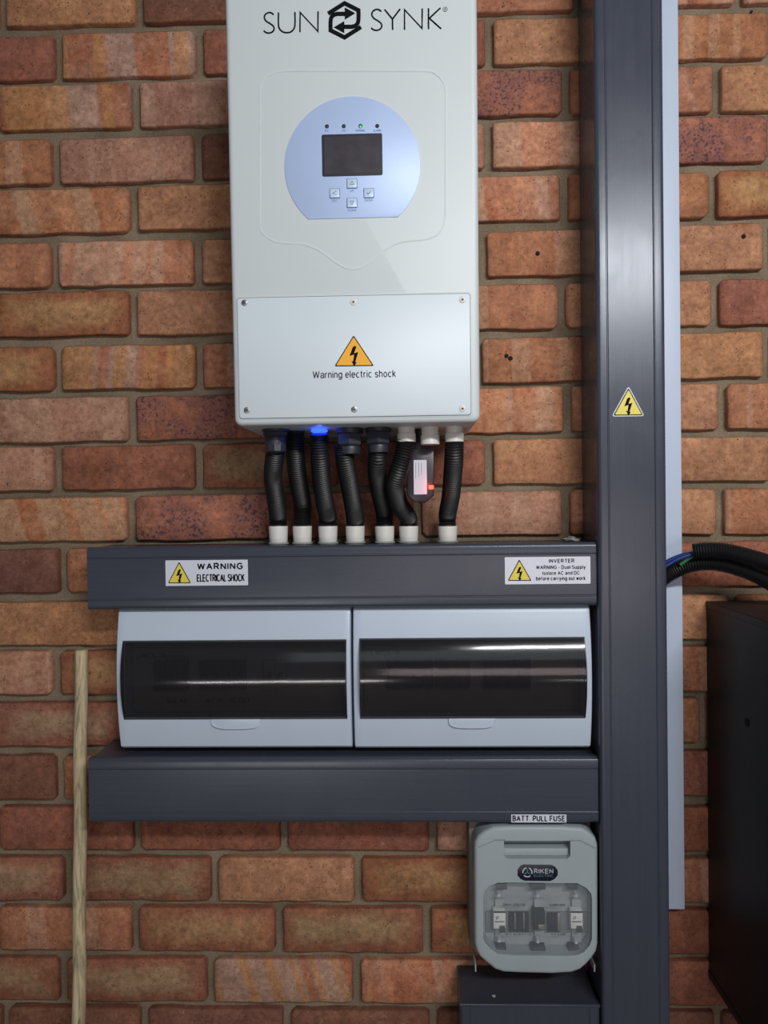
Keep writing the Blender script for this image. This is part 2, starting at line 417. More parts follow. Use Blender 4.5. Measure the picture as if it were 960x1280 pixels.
def mat_smoke():
    t = NT('smoked_plastic'); t.b.inputs['Base Color'].default_value = (*lin((36, 34, 36)), 1)
    t.b.inputs['Roughness'].default_value = .10; t.b.inputs['Alpha'].default_value = .60; t.b.inputs['Specular IOR Level'].default_value = .5
    t.bump(t.noise(t.mapv(t.obj(), (1, 1, 3)), 14, 2), .04, .002)
    return t.m
def mat_cabinet():
    t = NT('black_cabinet_metal'); vec = t.obj()
    n = t.noise(vec, 12, 5, .6)
    sc = t.ramp(t.noise(t.mapv(vec, (1, 6, .7)), 60, 4, .7, .5), [(.64, 0.0), (.72, .5)])
    c = t.mix(sc, t.ramp(n, [(.3, lin((16, 17, 20))), (.7, lin((28, 27, 29)))]), lin((62, 46, 38)))
    t.l(c, t.b.inputs['Base Color']); t.b.inputs['Roughness'].default_value = .5; t.bump(t.noise(vec, 300, 3), .25, .0006); return t.m
def mat_concrete():
    t = NT('concrete'); vec = t.obj(); n = t.noise(vec, 5, 6, .65)
    t.l(t.ramp(n, [(.3, lin((104, 100, 96))), (.7, lin((138, 134, 128)))]), t.b.inputs['Base Color']); t.b.inputs['Roughness'].default_value = .9
    t.bump(t.noise(vec, 90, 4), .4, .002); return t.m

M = dict(
    trunk_x=mat_trunk('x'), trunk_z=mat_trunk('z'), brick=mat_brick(), mortar=mat_mortar(), wood=mat_wood(), smoke=mat_smoke(),
    cabinet=mat_cabinet(), concrete=mat_concrete(),
    shell=simple('inverter_shell', (204, 212, 212), .42, var=.015, vs=6, bump=.04),
    cover=simple('inverter_cover', (208, 219, 224), .40, var=.015, vs=8, bump=.04),
    fascia=simple('silver_blue_fascia', (180, 200, 234), .45, .12, var=.03, vs=9),
    screen=simple('dark_screen', (62, 58, 62), .25, var=.25, vs=45),
    bezel=simple('black_bezel', (22, 26, 38), .35),
    button=simple('button_plastic', (196, 214, 232), .35),
    ink=simple('black_ink', (13, 13, 20), .8, var=.02, spec=.15),
    blueink=simple('blue_ink', (58, 106, 168), .6, var=.02),
    greyink=simple('grey_ink', (60, 62, 68), .6, var=.02),
    yellow=simple('sticker_yellow', (228, 208, 72), .4, var=.04, vs=90),
    amber=simple('sign_amber', (244, 176, 34), .45, var=.04, vs=90),
    label=simple('white_label', (212, 216, 226), .25, var=.02),
    dbwhite=simple('board_white_plastic', (190, 202, 216), .35, var=.02, vs=10),
    dbinner=simple('board_inner_plate', (150, 146, 142), .5, var=.05),
    breaker=simple('breaker_body', (70, 72, 78), .5), breakerblue=simple('breaker_toggle_blue', (32, 42, 92), .4),
    white=simple('white_fitting', (218, 216, 208), .4, var=.03, vs=60),
    washer=simple('clear_washer', (150, 160, 158), .25, var=.05),
    hose=simple('black_corrugated_hose', (15, 15, 17), .5, var=.15, vs=50),
    nut=simple('charcoal_nylon_nut', (44, 48, 56), .42, var=.1),
    dongle=simple('dark_plum_plastic', (44, 36, 44), .35),
    screw=simple('zinc_screw', (150, 152, 154), .35, .8), darkmetal=simple('screw_slot', (38, 40, 44), .5),
    trim=simple('white_trunking', (188, 200, 218), .45, var=.02, vs=6),
    fuse=simple('pale_grey_fuse_plastic', (158, 168, 170), .45, var=.03, vs=20, bump=.05),
    fuseback=simple('fuse_base_plastic', (112, 108, 100), .55, var=.06),
    fuseband=simple('grey_middle_band', (112, 116, 118), .5, var=.08, vs=60),
    fusedark=simple('dark_contact', (40, 44, 48), .45), fusemid=simple('grey_inner_plate', (152, 158, 160), .5, var=.08, vs=60),
    clear=simple('clear_window_plastic', (170, 178, 182), .2, alpha=.12),
    navy=simple('navy_badge', (20, 24, 46), .35), silver=simple('silver_print', (190, 196, 204), .4), green=simple('green_print', (96, 132, 116), .5),
    ceramic=simple('fuse_link_white', (222, 222, 216), .5), copper=simple('tinned_copper', (150, 148, 142), .35, .7),
    blue=simple('blue_wire', (28, 52, 118), .35), greenwire=simple('green_wire', (46, 110, 62), .4),
    hole=simple('hole_black', (12, 9, 8), .9), putty=simple('sealant', (176, 176, 166), .6),
    ledg=simple('led_green_lens', (22, 84, 62), .3), ledlit=simple('led_green_glow', (60, 210, 90), .3, emit=(70, 230, 90), es=1.2),
    ledblue=simple('blue_glow', (30, 60, 255), .3, emit=(30, 60, 255), es=5), ledred=simple('red_glow', (255, 40, 30), .3, emit=(255, 50, 30), es=7),
    leddark=simple('led_dark_lens', (22, 26, 58), .3),
)

# ================================================================== the wall, brick by brick
ROWY = {'L': [31, 98, 161, 230, 291, 358, 420, 488, 553, 613, 677, 741, 807, 868, 933, 999, 1063, 1126, 1188, 1252],
        'M': [14, 79, 143, 208, 275, 345, 411, 478, 540, 605, 668],
        'R': [5, 73, 139, 202, 271, 337, 406, 472, 536, 602, 668, 733, 800, 864, 929, 995, 1064, 1129, 1193, 1257]}
def row_z(k, x):
    base = ZC+.7903-.085*k
    if not 0 <= k < 20: return base
    pts = [(at(80, ROWY['L'][k], 0).x, at(80, ROWY['L'][k], 0).z)]
    if k < 11: q = at(655, ROWY['M'][k], 0); pts.append((q.x, q.z))
    xr = 905 if k < 12 else 868
    q = at(xr, ROWY['R'][k], 0); pts.append((q.x, q.z))
    if x <= pts[0][0]: z = pts[0][1]
    elif x >= pts[-1][0]: z = pts[-1][1]
    else:
        for a, b in zip(pts, pts[1:]):
            if a[0] <= x <= b[0]: z = a[1]+(b[1]-a[1])*(x-a[0])/(b[0]-a[0])
    return base+max(-.0035, min(.0035, z-base))
# joints seen in each course (photo x), and the tone of each brick between them
T = dict(
    o=((160, 102, 72), (172, 116, 84), (186, 146, 122), .55, 0, .12, .8),       # orange
    t=((174, 120, 86), (182, 132, 96), (160, 112, 82), .3, .3, .1, .8),       # tan
    r=((144, 86, 66), (158, 98, 74), (128, 80, 66), .4, .2, .2, .8),        # red brown
    d=((118, 76, 62), (132, 88, 70), (106, 68, 58), 0, .3, .1, .7),         # dark red
    p=((174, 128, 108), (164, 116, 98), (184, 146, 126), .5, 0, 0, .6),     # pinkish
    s=((164, 98, 66), (166, 130, 116), (178, 124, 80), 1, 0, 0, .4),        # banded
    b=((172, 106, 74), (182, 138, 112), (186, 122, 88), .9, 0, 0, .6),      # banded softly
    k=((166, 104, 78), (150, 96, 80), (168, 116, 94), 0, 0, 1, .6),         # purple specks
    y=((150, 94, 66), (162, 104, 70), (172, 132, 90), 0, .75, .1, .6),       # yellow heart
    v=((140, 88, 68), (152, 98, 74), (150, 124, 94), 0, .8, .1, .6),        # olive heart
    m=((122, 80, 74), (132, 92, 84), (114, 76, 70), 0, 0, .9, .6),          # plum, speckled
)
ROWS = [
    ([2, 174, 351, 528, 722, 924], 'otdroopo'),
    ([72, 249, 430, 612, 790, 967], 'rsrrtooo'),
    ([-8, 169, 348, 528, 708, 897], 'rspokoto'),
    ([69, 247, 430, 611, 790, 966], 'opdpbkro'),
    ([-10, 167, 345, 525, 706, 892], 'obttboyo'),
    ([68, 247, 430, 604, 782, 960], 'obtrotoo'),
    ([-12, 166, 345, 524, 703, 895], 'oytrotry'),
    ([72, 249, 430, 598, 780, 960], 'ysorotoo'),
    ([-12, 165, 342, 520, 710, 904], 'opkobtoo'),
    ([72, 248, 427, 612, 790, 968], 'prvrttro'),
    ([-12, 164, 342, 523, 708, 901], 'obkrptoo'),
    ([78, 255, 432, 610, 790, 970], 'dorrorro'),
    ([-14, 164, 342, 520, 700, 916], 'otoootoo'),
    ([70, 248, 426, 604, 782, 962], 'pyoroooo'),
    ([-14, 164, 342, 520, 700, 880], 'rvrorooo'),
    ([74, 252, 430, 608, 786, 966], 'dororroo'),
    ([-6, 171, 355, 541, 722, 900], 'drrrprro'),
    ([84, 268, 448, 628, 806, 984], 'vvtyrorr'),
    ([-6, 169, 349, 534, 714, 894], 'royvyroy'),
    ([78, 263, 446, 626, 806, 986], 'vvsbrror'),
]
BX = []     # (k, x0, x1, tone letter, in view)
for k in range(-3, 25):
    if 0 <= k < 20:
        js, tones = ROWS[k]; yy = ROWY['L'][k]-28
        xs = [at(j, yy, 0).x for j in js]
    else:
        js, tones = ROWS[(k % 2) if k < 0 else 18+(k % 2)]
        xs = [at(j, 600, 0).x for j in js]; tones = ''.join(random.Random(k).choice('ordrtvyos') for _ in range(8))
    xs = [xs[0]-.233]+xs+[xs[-1]+.233]
    while xs[0] > -1.15: xs = [xs[0]-.233]+xs; tones = 'o'+tones
    while xs[-1] < 1.15: xs = xs+[xs[-1]+.233]; tones = tones+'r'
    for i in range(len(xs)-1):
        BX.append((k, xs[i], xs[i+1], tones[i] if i < len(tones) else 'o'))
wall_bm = bmesh.new(); box(wall_bm, -1.2, .0115, 0, 1.2, .22, 2.75)
wall = mk('wall_back', wall_bm, M['mortar'], smooth=0); wall['kind'] = 'structure'
ROOT[wall.name] = Vector((0, 0, 0))

def brick_mesh(seed):
    rnd = random.Random(seed); L, H = .110, .0365; P = []
    c = lambda: rnd.uniform(.002, .008)
    def edge(a, b, n):
        for i in range(1, n+1):
            t = i/(n+1); P.append((a[0]+(b[0]-a[0])*t+rnd.uniform(-.0009, .0009)*(a[0] == b[0]), a[1]+(b[1]-a[1])*t+rnd.uniform(-.0016, .0016)*(a[1] == b[1])))
    c1, c2, c3, c4 = c(), c(), c(), c()
    P += [(L, -H+c1)]; edge((L, -H), (L, H), 1); P += [(L, H-c2), (L-c2, H)]
    edge((L, H), (-L, H), 5); P += [(-L+c3, H), (-L, H-c3)]; edge((-L, H), (-L, -H), 1)
    P += [(-L, -H+c4), (-L+c4, -H)]; edge((-L, -H), (L, -H), 7); P += [(L-c1, -H)]
    bm = bmesh.new()
    fr = Fr((0, 0, 0))
    fz = [rnd.uniform(-.0006, .0006) for _ in P]
    rings = [[fr.p(u, v, -.03) for u, v in P], [fr.p(u, v, -.0022+f) for (u, v), f in zip(P, fz)], [fr.p(u, v, 0) for u, v in inset(P, .0022)]]
    V = [[bm.verts.new(p) for p in r] for r in rings]; n = len(P)
    for a, b in zip(V, V[1:]):
        for i in range(n): bm.faces.new((a[i], a[(i+1) % n], b[(i+1) % n], b[i]))
    bm.faces.new(V[-1]); finish(bm, 60)
    me = bpy.data.meshes.new('brick'); bm.to_mesh(me); bm.free(); me.materials.append(M['brick']); return me
BM = [brick_mesh(s) for s in range(14)]
rnd = random.Random(5)
shown, rest = [], []
for b in BX:
    k, x0, x1, tn = b; z = ZC+.7903-.085*k
    inside = -2 <= k <= 21 and x1 > -.80 and x0 < .80
    (shown if inside else rest).append(b)
def brick_props(o, tn):
    a, b, c, kb, kc, ks, kf = T[tn]; j = 1+rnd.uniform(-.07, .07)
    h = rnd.uniform(.86, 1.02)
    for kk, cc in (('tone', a), ('second_tone', b), ('third_tone', c)):
        q = lin(cc); g = .3*q[0]+.6*q[1]+.1*q[2]; o[kk] = [(x*.91+g*.09)*j*f for x, f in zip(q, (1, 1, h*1.03))]
    o['banding'] = float(kb); o['core'] = float(kc); o['specks'] = float(ks); o['clouding'] = float(kf)
    o['seed'] = rnd.uniform(0, 9); o['slant'] = rnd.choice([0.0, .06, 0.0, -.1, .1, .05, .3]) if kb else 0.0
bricks = {}
for k, x0, x1, tn in shown:
    cx = (x0+x1)/2; L = x1-x0-.0135
    o = bpy.data.objects.new('brick', BM[rnd.randrange(14)]); C.objects.link(o); o.parent = wall
    zb = row_z(k, cx)
    sl = (row_z(k, x1)-row_z(k, x0))/(x1-x0)
    o.location = (cx, rnd.uniform(-.0012, .0012), zb+.0365); o.scale = (L/.220, 1, rnd.uniform(.985, 1.01))
    o.rotation_euler = (0, -math.atan(sl)+rnd.uniform(-.004, .004), 0)
    brick_props(o, tn); bricks[(k, round(cx, 3))] = o
rb = bmesh.new()
for k, x0, x1, tn in rest:
    z = ZC+.7903-.085*k
    if z < 0.005 or z+.073 > 2.75: continue
    x0c, x1c = max(x0+.007, -1.2), min(x1-.007, 1.2)
    if x1c-x0c > .01: box(rb, x0c, 0, z, x1c, .03, z+.073)
k = 25
while ZC+.7903-.085*k > .005:
    z = ZC+.7903-.085*k; off = (k % 2)*.1165
    x = -1.2-off
    while x < 1.2:
        a, b = max(x+.007, -1.2), min(x+.226, 1.2)
        if b-a > .01: box(rb, a, 0, z, b, .03, z+.073)
        x += .233
    k += 1
for k in (-4, -5):
    z = ZC+.7903-.085*k; off = (k % 2)*.1165; x = -1.2-off
    while x < 1.2:
        a, b = max(x+.007, -1.2), min(x+.226, 1.2)
        if b-a > .01 and z+.073 < 2.75: box(rb, a, 0, z, b, .03, z+.073)
        x += .233
ro = mk('outer_bricks', rb, M['brick'], wall, smooth=0); ro['kind'] = 'stuff'; brick_props(ro, 'o'); ro['core'] = 0.0; ro['specks'] = 0.0; ro['banding'] = 0.0
# drilled holes left in three bricks
for hx, hy, hr in ((672, 317, .0034), (633, 445, .0034), (638, 448, .0036), (929, 296, .0036), (939, 15, .002)):
    p = at(hx, hy, 0); bm = bmesh.new(); lathe(bm, (p.x, .004, p.z), (0, -1, 0), [(0, hr), (.0056, hr), (.0060, hr*.8)], 14)
    mk('drilled_hole', bm, M['hole'], wall)

fl = bmesh.new(); box(fl, -2.5, -4.2, -.1, 2.5, .22, 0)
fo = mk('floor', fl, M['concrete'], smooth=0); fo['kind'] = 'structure'

# ================================================================== trunking
def lid_profile(W, d=.014, r=.006):
    """(across, out) outline of a clip-on lid: rounded shoulders and two fine ridges."""
    P = [(0, -d)]
    for i in range(5):
        a = PI - PI/2*i/4; P.append((r+r*math.cos(a), -r+r*math.sin(a)))
    for q in (.0155,):
        P += [(q-.0012, 0), (q-.0004, .0007), (q+.0004, .0007), (q+.0012, 0), (q+.0022, -.0006)]
    P += [(W/2-.02, -.0004), (W/2+.02, -.0004)]
    for q in (W-.0155,):
        P += [(q-.0022, -.0006), (q-.0012, 0), (q-.0004, .0007), (q+.0004, .0007), (q+.0012, 0)]
    for i in range(5):
        a = PI/2 - PI/2*i/4; P.append((W-r+r*math.cos(a), -r+r*math.sin(a)))
    P.append((W, -d))
    return P
def trunking(name, x0, z0, x1, z1, yf, axis, label, cat='trunking', m=None):
    m = m or (M['trunk_x'] if axis == 'x' else M['trunk_z'])
    t = thing(name, ((x0+x1)/2, 0, z0), label, cat)
    bm = bmesh.new(); e = .0014
    if axis == 'x': box(bm, x0+.0005, yf+.010, z0+e, x1-.0005, -.0004, z1-e, .0015, 1)
    else: box(bm, x0+e, yf+.010, z0+.0005, x1-e, -.0004, z1-.0005, .0015, 1)
    mk('trunking_body', bm, m, t)
    W = (z1-z0) if axis == 'x' else (x1-x0)
    P = lid_profile(W); bm = bmesh.new()
    if axis == 'x': rings = [[Vector((x, yf-q, z0+a)) for a, q in P] for x in (x0, x1)]
    else: rings = [[Vector((x0+a, yf-q, z)) for a, q in P] for z in (z0, z1)]
    loft(bm, rings); mk('lid', bm, m, t, smooth=28)
    return t
tf = plane(-.1)
u = rect(tf, 109, 684, 743, 762)
z1a, z1b = (at(109, 684, -.1).z+at(743, 678, -.1).z)/2, (at(110, 762, -.1).z+at(743, 758, -.1).z)/2
XL1, XR = at(109, 720, -.1).x, .2798
tr1 = trunking('horizontal_trunking', XL1, z1b, XR, z1a, -.1, 'x', 'upper dark grey horizontal cable trunking with two warning stickers, above the white switchboards')
z2a, z2b = (at(111, 949, -.1).z+at(750, 946, -.1).z)/2, (at(112, 1028, -.1).z+at(751, 1030, -.1).z)/2
XL2 = at(111, 990, -.1).x
tr2 = trunking('horizontal_trunking', XL2, z2b, XR, z2a, -.1, 'x', 'lower dark grey horizontal cable trunking running under the two white switchboards')
PX0, PX1 = .2806, .3811
post = trunking('vertical_trunking', PX0, .02, PX1, 2.70, -.11, 'z', 'tall dark grey vertical cable trunking with a yellow triangle sticker')
zb3 = at(665, 1256, -.1).z; x3a, x3b = at(575, 1262, -.1).x, .2798
tr3 = trunking('short_vertical_trunking', x3a, .02, x3b, zb3, -.1, 'z', 'wide dark grey trunking box standing below the grey fuse switch')
# crisp folded front edge on the top of the low box
bm = bmesh.new(); box(bm, x3a-.0006, -.1006, zb3-.004, x3b, -.094, zb3+.0008, .0012, 2); mk('end_cap', bm, M['trunk_x'], tr3)
def blob(bm, p, rx, ry, rz):
    b = bmesh.new(); bmesh.ops.create_icosphere(b, subdivisions=2, radius=1)
    for v in b.verts:
        v.co = Vector((v.co.x*rx, v.co.y*ry, v.co.z*rz))*(1+.2*math.sin(7*v.co.x+5*v.co.y+3*v.co.z)) + Vector(p)
    m = bpy.data.meshes.new('t'); b.to_mesh(m); b.free(); bm.from_mesh(m); bpy.data.meshes.remove(m)
bm = bmesh.new(); q = at(714, 674, -.045); blob(bm, (q.x, -.045, z1a+.001), .014, .012, .003); blob(bm, (q.x+.004, -.03, z1a+.003), .006, .008, .003)
mk('sealant_smear', bm, M['putty'], tr1)
bm = bmesh.new(); q = at(617, 1243, -.08); blob(bm, (q.x, -.08, zb3), .003, .003, .0012); mk('dust_fleck', bm, M['putty'], tr3)

# white PVC strip behind the post
sx1 = at(852.5, 640, -.022).x; szb = at(846, 1137, -.022).z
bm = bmesh.new(); box(bm, .386, -.022, szb, sx1, -.0006, 2.70, .0015, 2)
st = mk('white_trunking', bm, M['trim'], loc=(.41, 0, szb)); tag(st, 'narrow white plastic trunking strip on the wall right of the tall grey trunking', 'trunking')

# ------------------------------------------------------------------ warning signs
BOLT = [(.10, 1.0), (-.14, .86), (-.52, .02), (.02, .16), (-.10, -.50), (-.30, -.46), (.0, -1.0), (.34, -.60), (.14, -.62), (.52, .40), (.02, .28), (.30, .90)]
def tri_sign(parent, fr, A, B, D, w, fill, name='warning_triangle', rim=None, label='yellow warning triangle'):
    """A apex, B left foot, D right foot in photo px."""
    pa, pb, pd = [Vector(fr.px(*q)) for q in (A, B, D)]
    tri = [(pb.x, pb.y), (pd.x, pd.y), (pa.x, pa.y)]
    def soften(t, r):
        out = []
        for i in range(3):
            p0, p1, p2 = Vector(t[i-1]), Vector(t[i]), Vector(t[(i+1) % 3])
            for k in range(4):
                s = k/3; a = p1+(p0-p1).normalized()*r; b = p1+(p2-p1).normalized()*r
                q = a.lerp(p1, s).lerp(p1.lerp(b, s), s); out.append((q.x, q.y))
        return out
    if rim is not None:
        bm = bmesh.new(); prism(bm, fr, soften(inset(tri, -.0016), .005), 0, w); mk('sticker_backing', bm, rim, parent); w += .0001
    bm = bmesh.new(); prism(bm, fr, soften(tri, .0025), 0, w+.0002)
    bo = mk('triangle_border', bm, M['ink'], parent)
    bm = bmesh.new(); prism(bm, fr, soften(inset(tri, .0013), .0016), 0, w+.0004)
    s = mk(name, bm, fill, parent, label=label)
    c = (pa+pb+pd)/3; c.y -= 0.0; c.y -= (pa.y-pb.y)*.01; hgt = (pa.y-pb.y)*.34; bm = bmesh.new()
    pts = [(c.x+x*hgt*.82, c.y+y*hgt*.98) for x, y in BOLT]
    prism(bm, fr, pts, w, w+.0006); mk('lightning_bolt', bm, M['ink'], parent)
def sheet(name, parent, fr, R4, w0, w1, m, r=.001, label=None, bev=0):
    u0, v0, u1, v1 = rect(fr, *R4); bm = bmesh.new(); prism(bm, fr, rrect(u0, v0, u1, v1, r, 3), w0, w1, bev)
    return mk(name, bm, m, parent, label=label)
f1 = plane(-.1006)
s1 = sheet('sticker', tr1, f1, (207, 700, 310, 732), 0, .0003, M['label'], label='white sticker reading WARNING ELECTRICAL SHOCK')
tri_sign(s1, f1, (224, 702), (210, 729), (239, 729), .0004, M['yellow'])
text('lettering', 'WARNING', f1, (246.5, 703.5, 303.5, 712), M['ink'], s1, .0004, pen=.25)
text('lettering', 'ELECTRICAL SHOCK', f1, (246, 717.5, 306, 727), M['ink'], s1, .0004, pen=.18, gap=.14)
s2 = sheet('sticker', tr1, f1, (631, 696, 738, 730), 0, .0003, M['label'], label='white sticker reading INVERTER WARNING Dual Supply')
tri_sign(s2, f1, (649, 699), (634.5, 726), (664.5, 726), .0004, M['yellow'])
text('lettering', 'INVERTER', f1, (686, 698.5, 718, 703.5), M['ink'], s2, .0004, pen=.22)
text('lettering', 'WARNING - Dual Supply', f1, (670, 706.5, 732, 712.5), M['ink'], s2, .0004, pen=.2)
text('lettering', 'Isolate AC and DC', f1, (678, 713.8, 724.5, 718.6), M['ink'], s2, .0004, pen=.2)
text('lettering', 'before carrying out work', f1, (670, 720.3, 732, 726.5), M['ink'], s2, .0004, pen=.2)
fp = plane(-.1102)
tri_sign(post, fp, (785.5, 485), (766.5, 519.5), (803.5, 519), .0005, M['yellow'], rim=M['label'], label='yellow warning triangle with a lightning bolt')
s3 = sheet('sticker', tr2, f1, (639, 1018, 708, 1028), 0, .0003, M['label'], .0005, label='narrow white sticker reading BATT. PULL FUSE')
text('lettering', 'BATT. PULL FUSE', f1, (640.5, 1019.3, 706.5, 1026.8), M['ink'], s3, .0003, pen=.21)

# ================================================================== inverter
ZB = ZC+.1070
TILT = math.atan(.035)
inv = thing('solar_inverter', (-.0685, 0, ZB), 'large white wall-mounted solar inverter with a round silver-blue display panel', 'inverter')
fi = Fr((0, -.2105, ZB), TILT)      # its front face, leaning a touch into the room
X0, X1 = -.2362, .0990
HT = .605
bm = bmesh.new()
# body: back flush with the bracket, front edges rounded
pr = rrect(X0, 0, X1, HT, .010, 4)
rings = []
rings.append([Vector((u_, -.012, ZB+v_)) for u_, v_ in inset(pr, .0)])
for kk in range(5):
    a = PI/2*kk/4; q = inset(pr, .007*(1-math.cos(a)))
    rings.append([fi.p(u_, v_, -.007+.007*math.sin(a)) for u_, v_ in q])
loft(bm, rings); body = mk('housing', bm, M['shell'], inv)
bm = bmesh.new(); box(bm, X0+.05, -.013, ZB+.06, X1-.05, -.0004, ZB+HT-.06); mk('wall_bracket', bm, M['screw'], inv)
# embossed outline round the display
EM = [(325, 285), (325, 113), (327, 104), (334, 95), (345, 90), (360, 88.5), (530, 88.5), (541, 90), (550, 96), (556, 106), (557.5, 116), (557, 270), (554, 284), (546, 294), (534, 299),
      (518, 300.5), (503, 302), (490, 307), (479, 314), (468, 323), (459, 330), (450, 335), (442, 336.5), (433, 335), (424, 331), (412, 322), (398, 312), (380, 305), (360, 304), (346, 303), (334, 297), (327, 290)]
bm = bmesh.new(); PP = [fi.px(*q) for q in EM]
PPi = PP; stroke(bm, fi, PPi, .0030, -.0005, .0003, True); stroke(bm, fi, PPi, .0014, -.0005, .0006, True); mk('embossed_outline', bm, M['shell'], inv, smooth=80)
# cover plate with screws
u0, v0, u1, v1 = rect(fi, 298, 370, 588, 521)
bm = bmesh.new(); prism(bm, fi, rrect(u0-.0026, v0-.0024, u1+.0026, v1+.0026, .005), -.001, .0007, .0006)
mk('cover_rim', bm, M['shell'], inv)
bm = bmesh.new(); prism(bm, fi, rrect(u0-.0006, v0-.0006, u1+.0006, v1+.0006, .0045), -.001, .0009); mk('cover_gap_strip', bm, M['greyink'], inv, label='thin dark seam around the cover plate')  # dark strip stands in for the shaded gap round the cover
bm = bmesh.new(); prism(bm, fi, rrect(u0, v0, u1, v1, .004), -.001, .0021, .0007)
cover = mk('cover_plate', bm, M['cover'], inv)
for i, (sx, sy) in enumerate(((306, 379), (309, 513), (443, 512), (442, 378), (578, 375), (578, 511))):
    a = fi.px(sx, sy); bm = bmesh.new(); mm = M['screw'] if i < 3 else M['white']
    prism(bm, fi, circ(*a, .0043 if i < 3 else .0047), .002, .0030, .0006); sc = mk('screw', bm, mm, cover, label='plain metal screw' if i < 3 else 'white capped screw')
    bm = bmesh.new()
    if i < 3:
        stroke(bm, fi, [(a[0]-.0022, a[1]-.0012), (a[0]+.0022, a[1]+.0012)], .0009, .0028, .0032)
        stroke(bm, fi, [(a[0]-.0012, a[1]+.0022), (a[0]+.0012, a[1]-.0022)], .0009, .0028, .0032)
    else: prism(bm, fi, circ(*a, .0015, 10), .0028, .0033)
    mk('screw_slot', bm, M['darkmetal'], cover)
fcv = Fr(fi.p(0, 0, .0021), TILT)
tri_sign(cover, fcv, (442, 419), (418, 458), (467.5, 457.5), .0001, M['amber'], label='amber warning triangle with a black lightning bolt')
text('lettering', 'Warning electric shock', fcv, (391, 463, 495, 474.5), M['ink'], cover, .0002, pen=.13, gap=.17)
# display fascia: disc with a flat foot
c0 = fi.px(440.5, 208); rr = (fi.px(525.5, 208)[0]-fi.px(355.5, 208)[0])/2; vb = fi.px(440, 273)[1]
ang = math.asin((vb-c0[1])/rr)
D = [(c0[0]+rr*math.cos(a), c0[1]+rr*math.sin(a)) for a in [ang+(PI-2*ang)*i/60 for i in range(61)]]
bm = bmesh.new(); prism(bm, fi, D, -.001, .0012, .0006); fas = mk('display_fascia', bm, M['fascia'], inv, label='silver-blue round panel with a flat foot')
ff = Fr(fi.p(0, 0, .0012), TILT)
sheet('screen_bezel', fas, ff, (402.5, 167.5, 478, 220), -.001, .0005, M['bezel'], .0022)
sheet('screen', fas, ff, (405.5, 170.5, 475.5, 217), -.001, .0007, M['screen'], .001)
for i, (lx, nm) in enumerate(((408.7, 'DC'), (429.7, 'AC'), (450.7, 'NORMAL'), (471.5, 'ALARM'))):
    a = ff.px(lx, 158-i*.15); bm = bmesh.new(); prism(bm, ff, circ(*a, .0027, 16), 0, .0004)
    mk('indicator_ring', bm, M['bezel'], fas)
    bm = bmesh.new(); prism(bm, ff, circ(a[0]+.0002, a[1]-.0008, .0014, 12), 0, .0008); mk('indicator_light', bm, [M['ledg'], M['ledg'], M['ledlit'], M['leddark']][i], fas)
    hw = 2.4 if i < 2 else (6 if i == 2 else 4.8)
    text('lettering', nm, ff, (lx-hw, 161.7, lx+hw, 164.6), M['blueink'], fas, .0001, 0.0)
for bx, by, nm, hw in ((440, 229.5, 'UP', 2.5), (418.5, 241.8, 'ESC', 3.5), (461, 241.5, 'ENTER', 5), (440, 253.8, 'DOWN', 5)):
    sheet('button_edge', fas, ff, (bx-6.6, by-6.4, bx+6.6, by+6.4), 0, .0004, M['blueink'], .0012)
    bt = sheet('button', fas, ff, (bx-5.9, by-5.7, bx+5.9, by+5.7), 0, .0016, M['button'], .001, bev=.0006)
    a = Vector(ff.px(bx, by)); s = .0026; bm = bmesh.new()
    if nm == 'UP': stroke(bm, ff, [(a.x-s, a.y-s*.7), (a.x+s, a.y-s*.7), (a.x, a.y+s)], .0006, .0014, .0018, True)
    elif nm == 'DOWN': stroke(bm, ff, [(a.x-s, a.y+s*.7), (a.x+s, a.y+s*.7), (a.x, a.y-s)], .0006, .0014, .0018, True)
    elif nm == 'ESC': stroke(bm, ff, [(a.x+s, a.y+s), (a.x-s, a.y), (a.x+s, a.y-s)], .0006, .0014, .0018)
    else: stroke(bm, ff, [(a.x-s, a.y), (a.x-s*.3, a.y-s*.7), (a.x+s, a.y+s*.8)], .0009, .0014, .0018)
    mk('button_symbol', bm, M['blueink'], fas)
    text('lettering', nm, ff, (bx-hw, by+7.6, bx+hw, by+10.4), M['blueink'], fas, .0001, 0.0)
# maker's name in thin strokes
def zp(x, y): return fi.px(320+x/3.84, y/3.84)
def arcs(pts, n=5): return [(p.x, p.y) for p in spline([(a, b, 0) for a, b in pts], n)]
def letter_S(x, y, w_, h):
    return arcs([(x+w_*.94, y+h*.10), (x+w_*.72, y+h*.015), (x+w_*.45, y), (x+w_*.16, y+h*.09), (x+w_*.06, y+h*.25), (x+w_*.24, y+h*.42), (x+w_*.55, y+h*.52), (x+w_*.88, y+h*.65), (x+w_*.98, y+h*.80), (x+w_*.82, y+h*.94), (x+w_*.5, y+h), (x+w_*.2, y+h*.97), (x, y+h*.88)])
SW = .0021
strokes = [letter_S(37, 61, 51, 98),
           arcs([(108, 60), (108, 118), (114, 140), (130, 154), (148, 157), (166, 154), (181, 140), (187, 118), (187, 58)]),
           [(211, 155), (212, 60), (297, 151), (298, 55)],
           letter_S(553, 46, 52, 100),
           [(617, 46), (655, 92), (692, 43)], [(655, 92), (656, 144)],
           [(713, 143), (713, 47), (797, 137), (798, 41)],
           [(828, 140), (828, 40)], [(886, 38), (832, 88), (889, 139)]]
for word, lab in ((strokes[:3], 'thin black capitals SUN left of the emblem'), (strokes[3:], 'thin black capitals SYNK right of the emblem')):
    bm = bmesh.new()
    for s in word: stroke(bm, fi, [zp(*p) for p in s], SW, -.0002, .0003)
    mk('lettering', bm, M['ink'], inv, label=lab)
bm = bmesh.new()
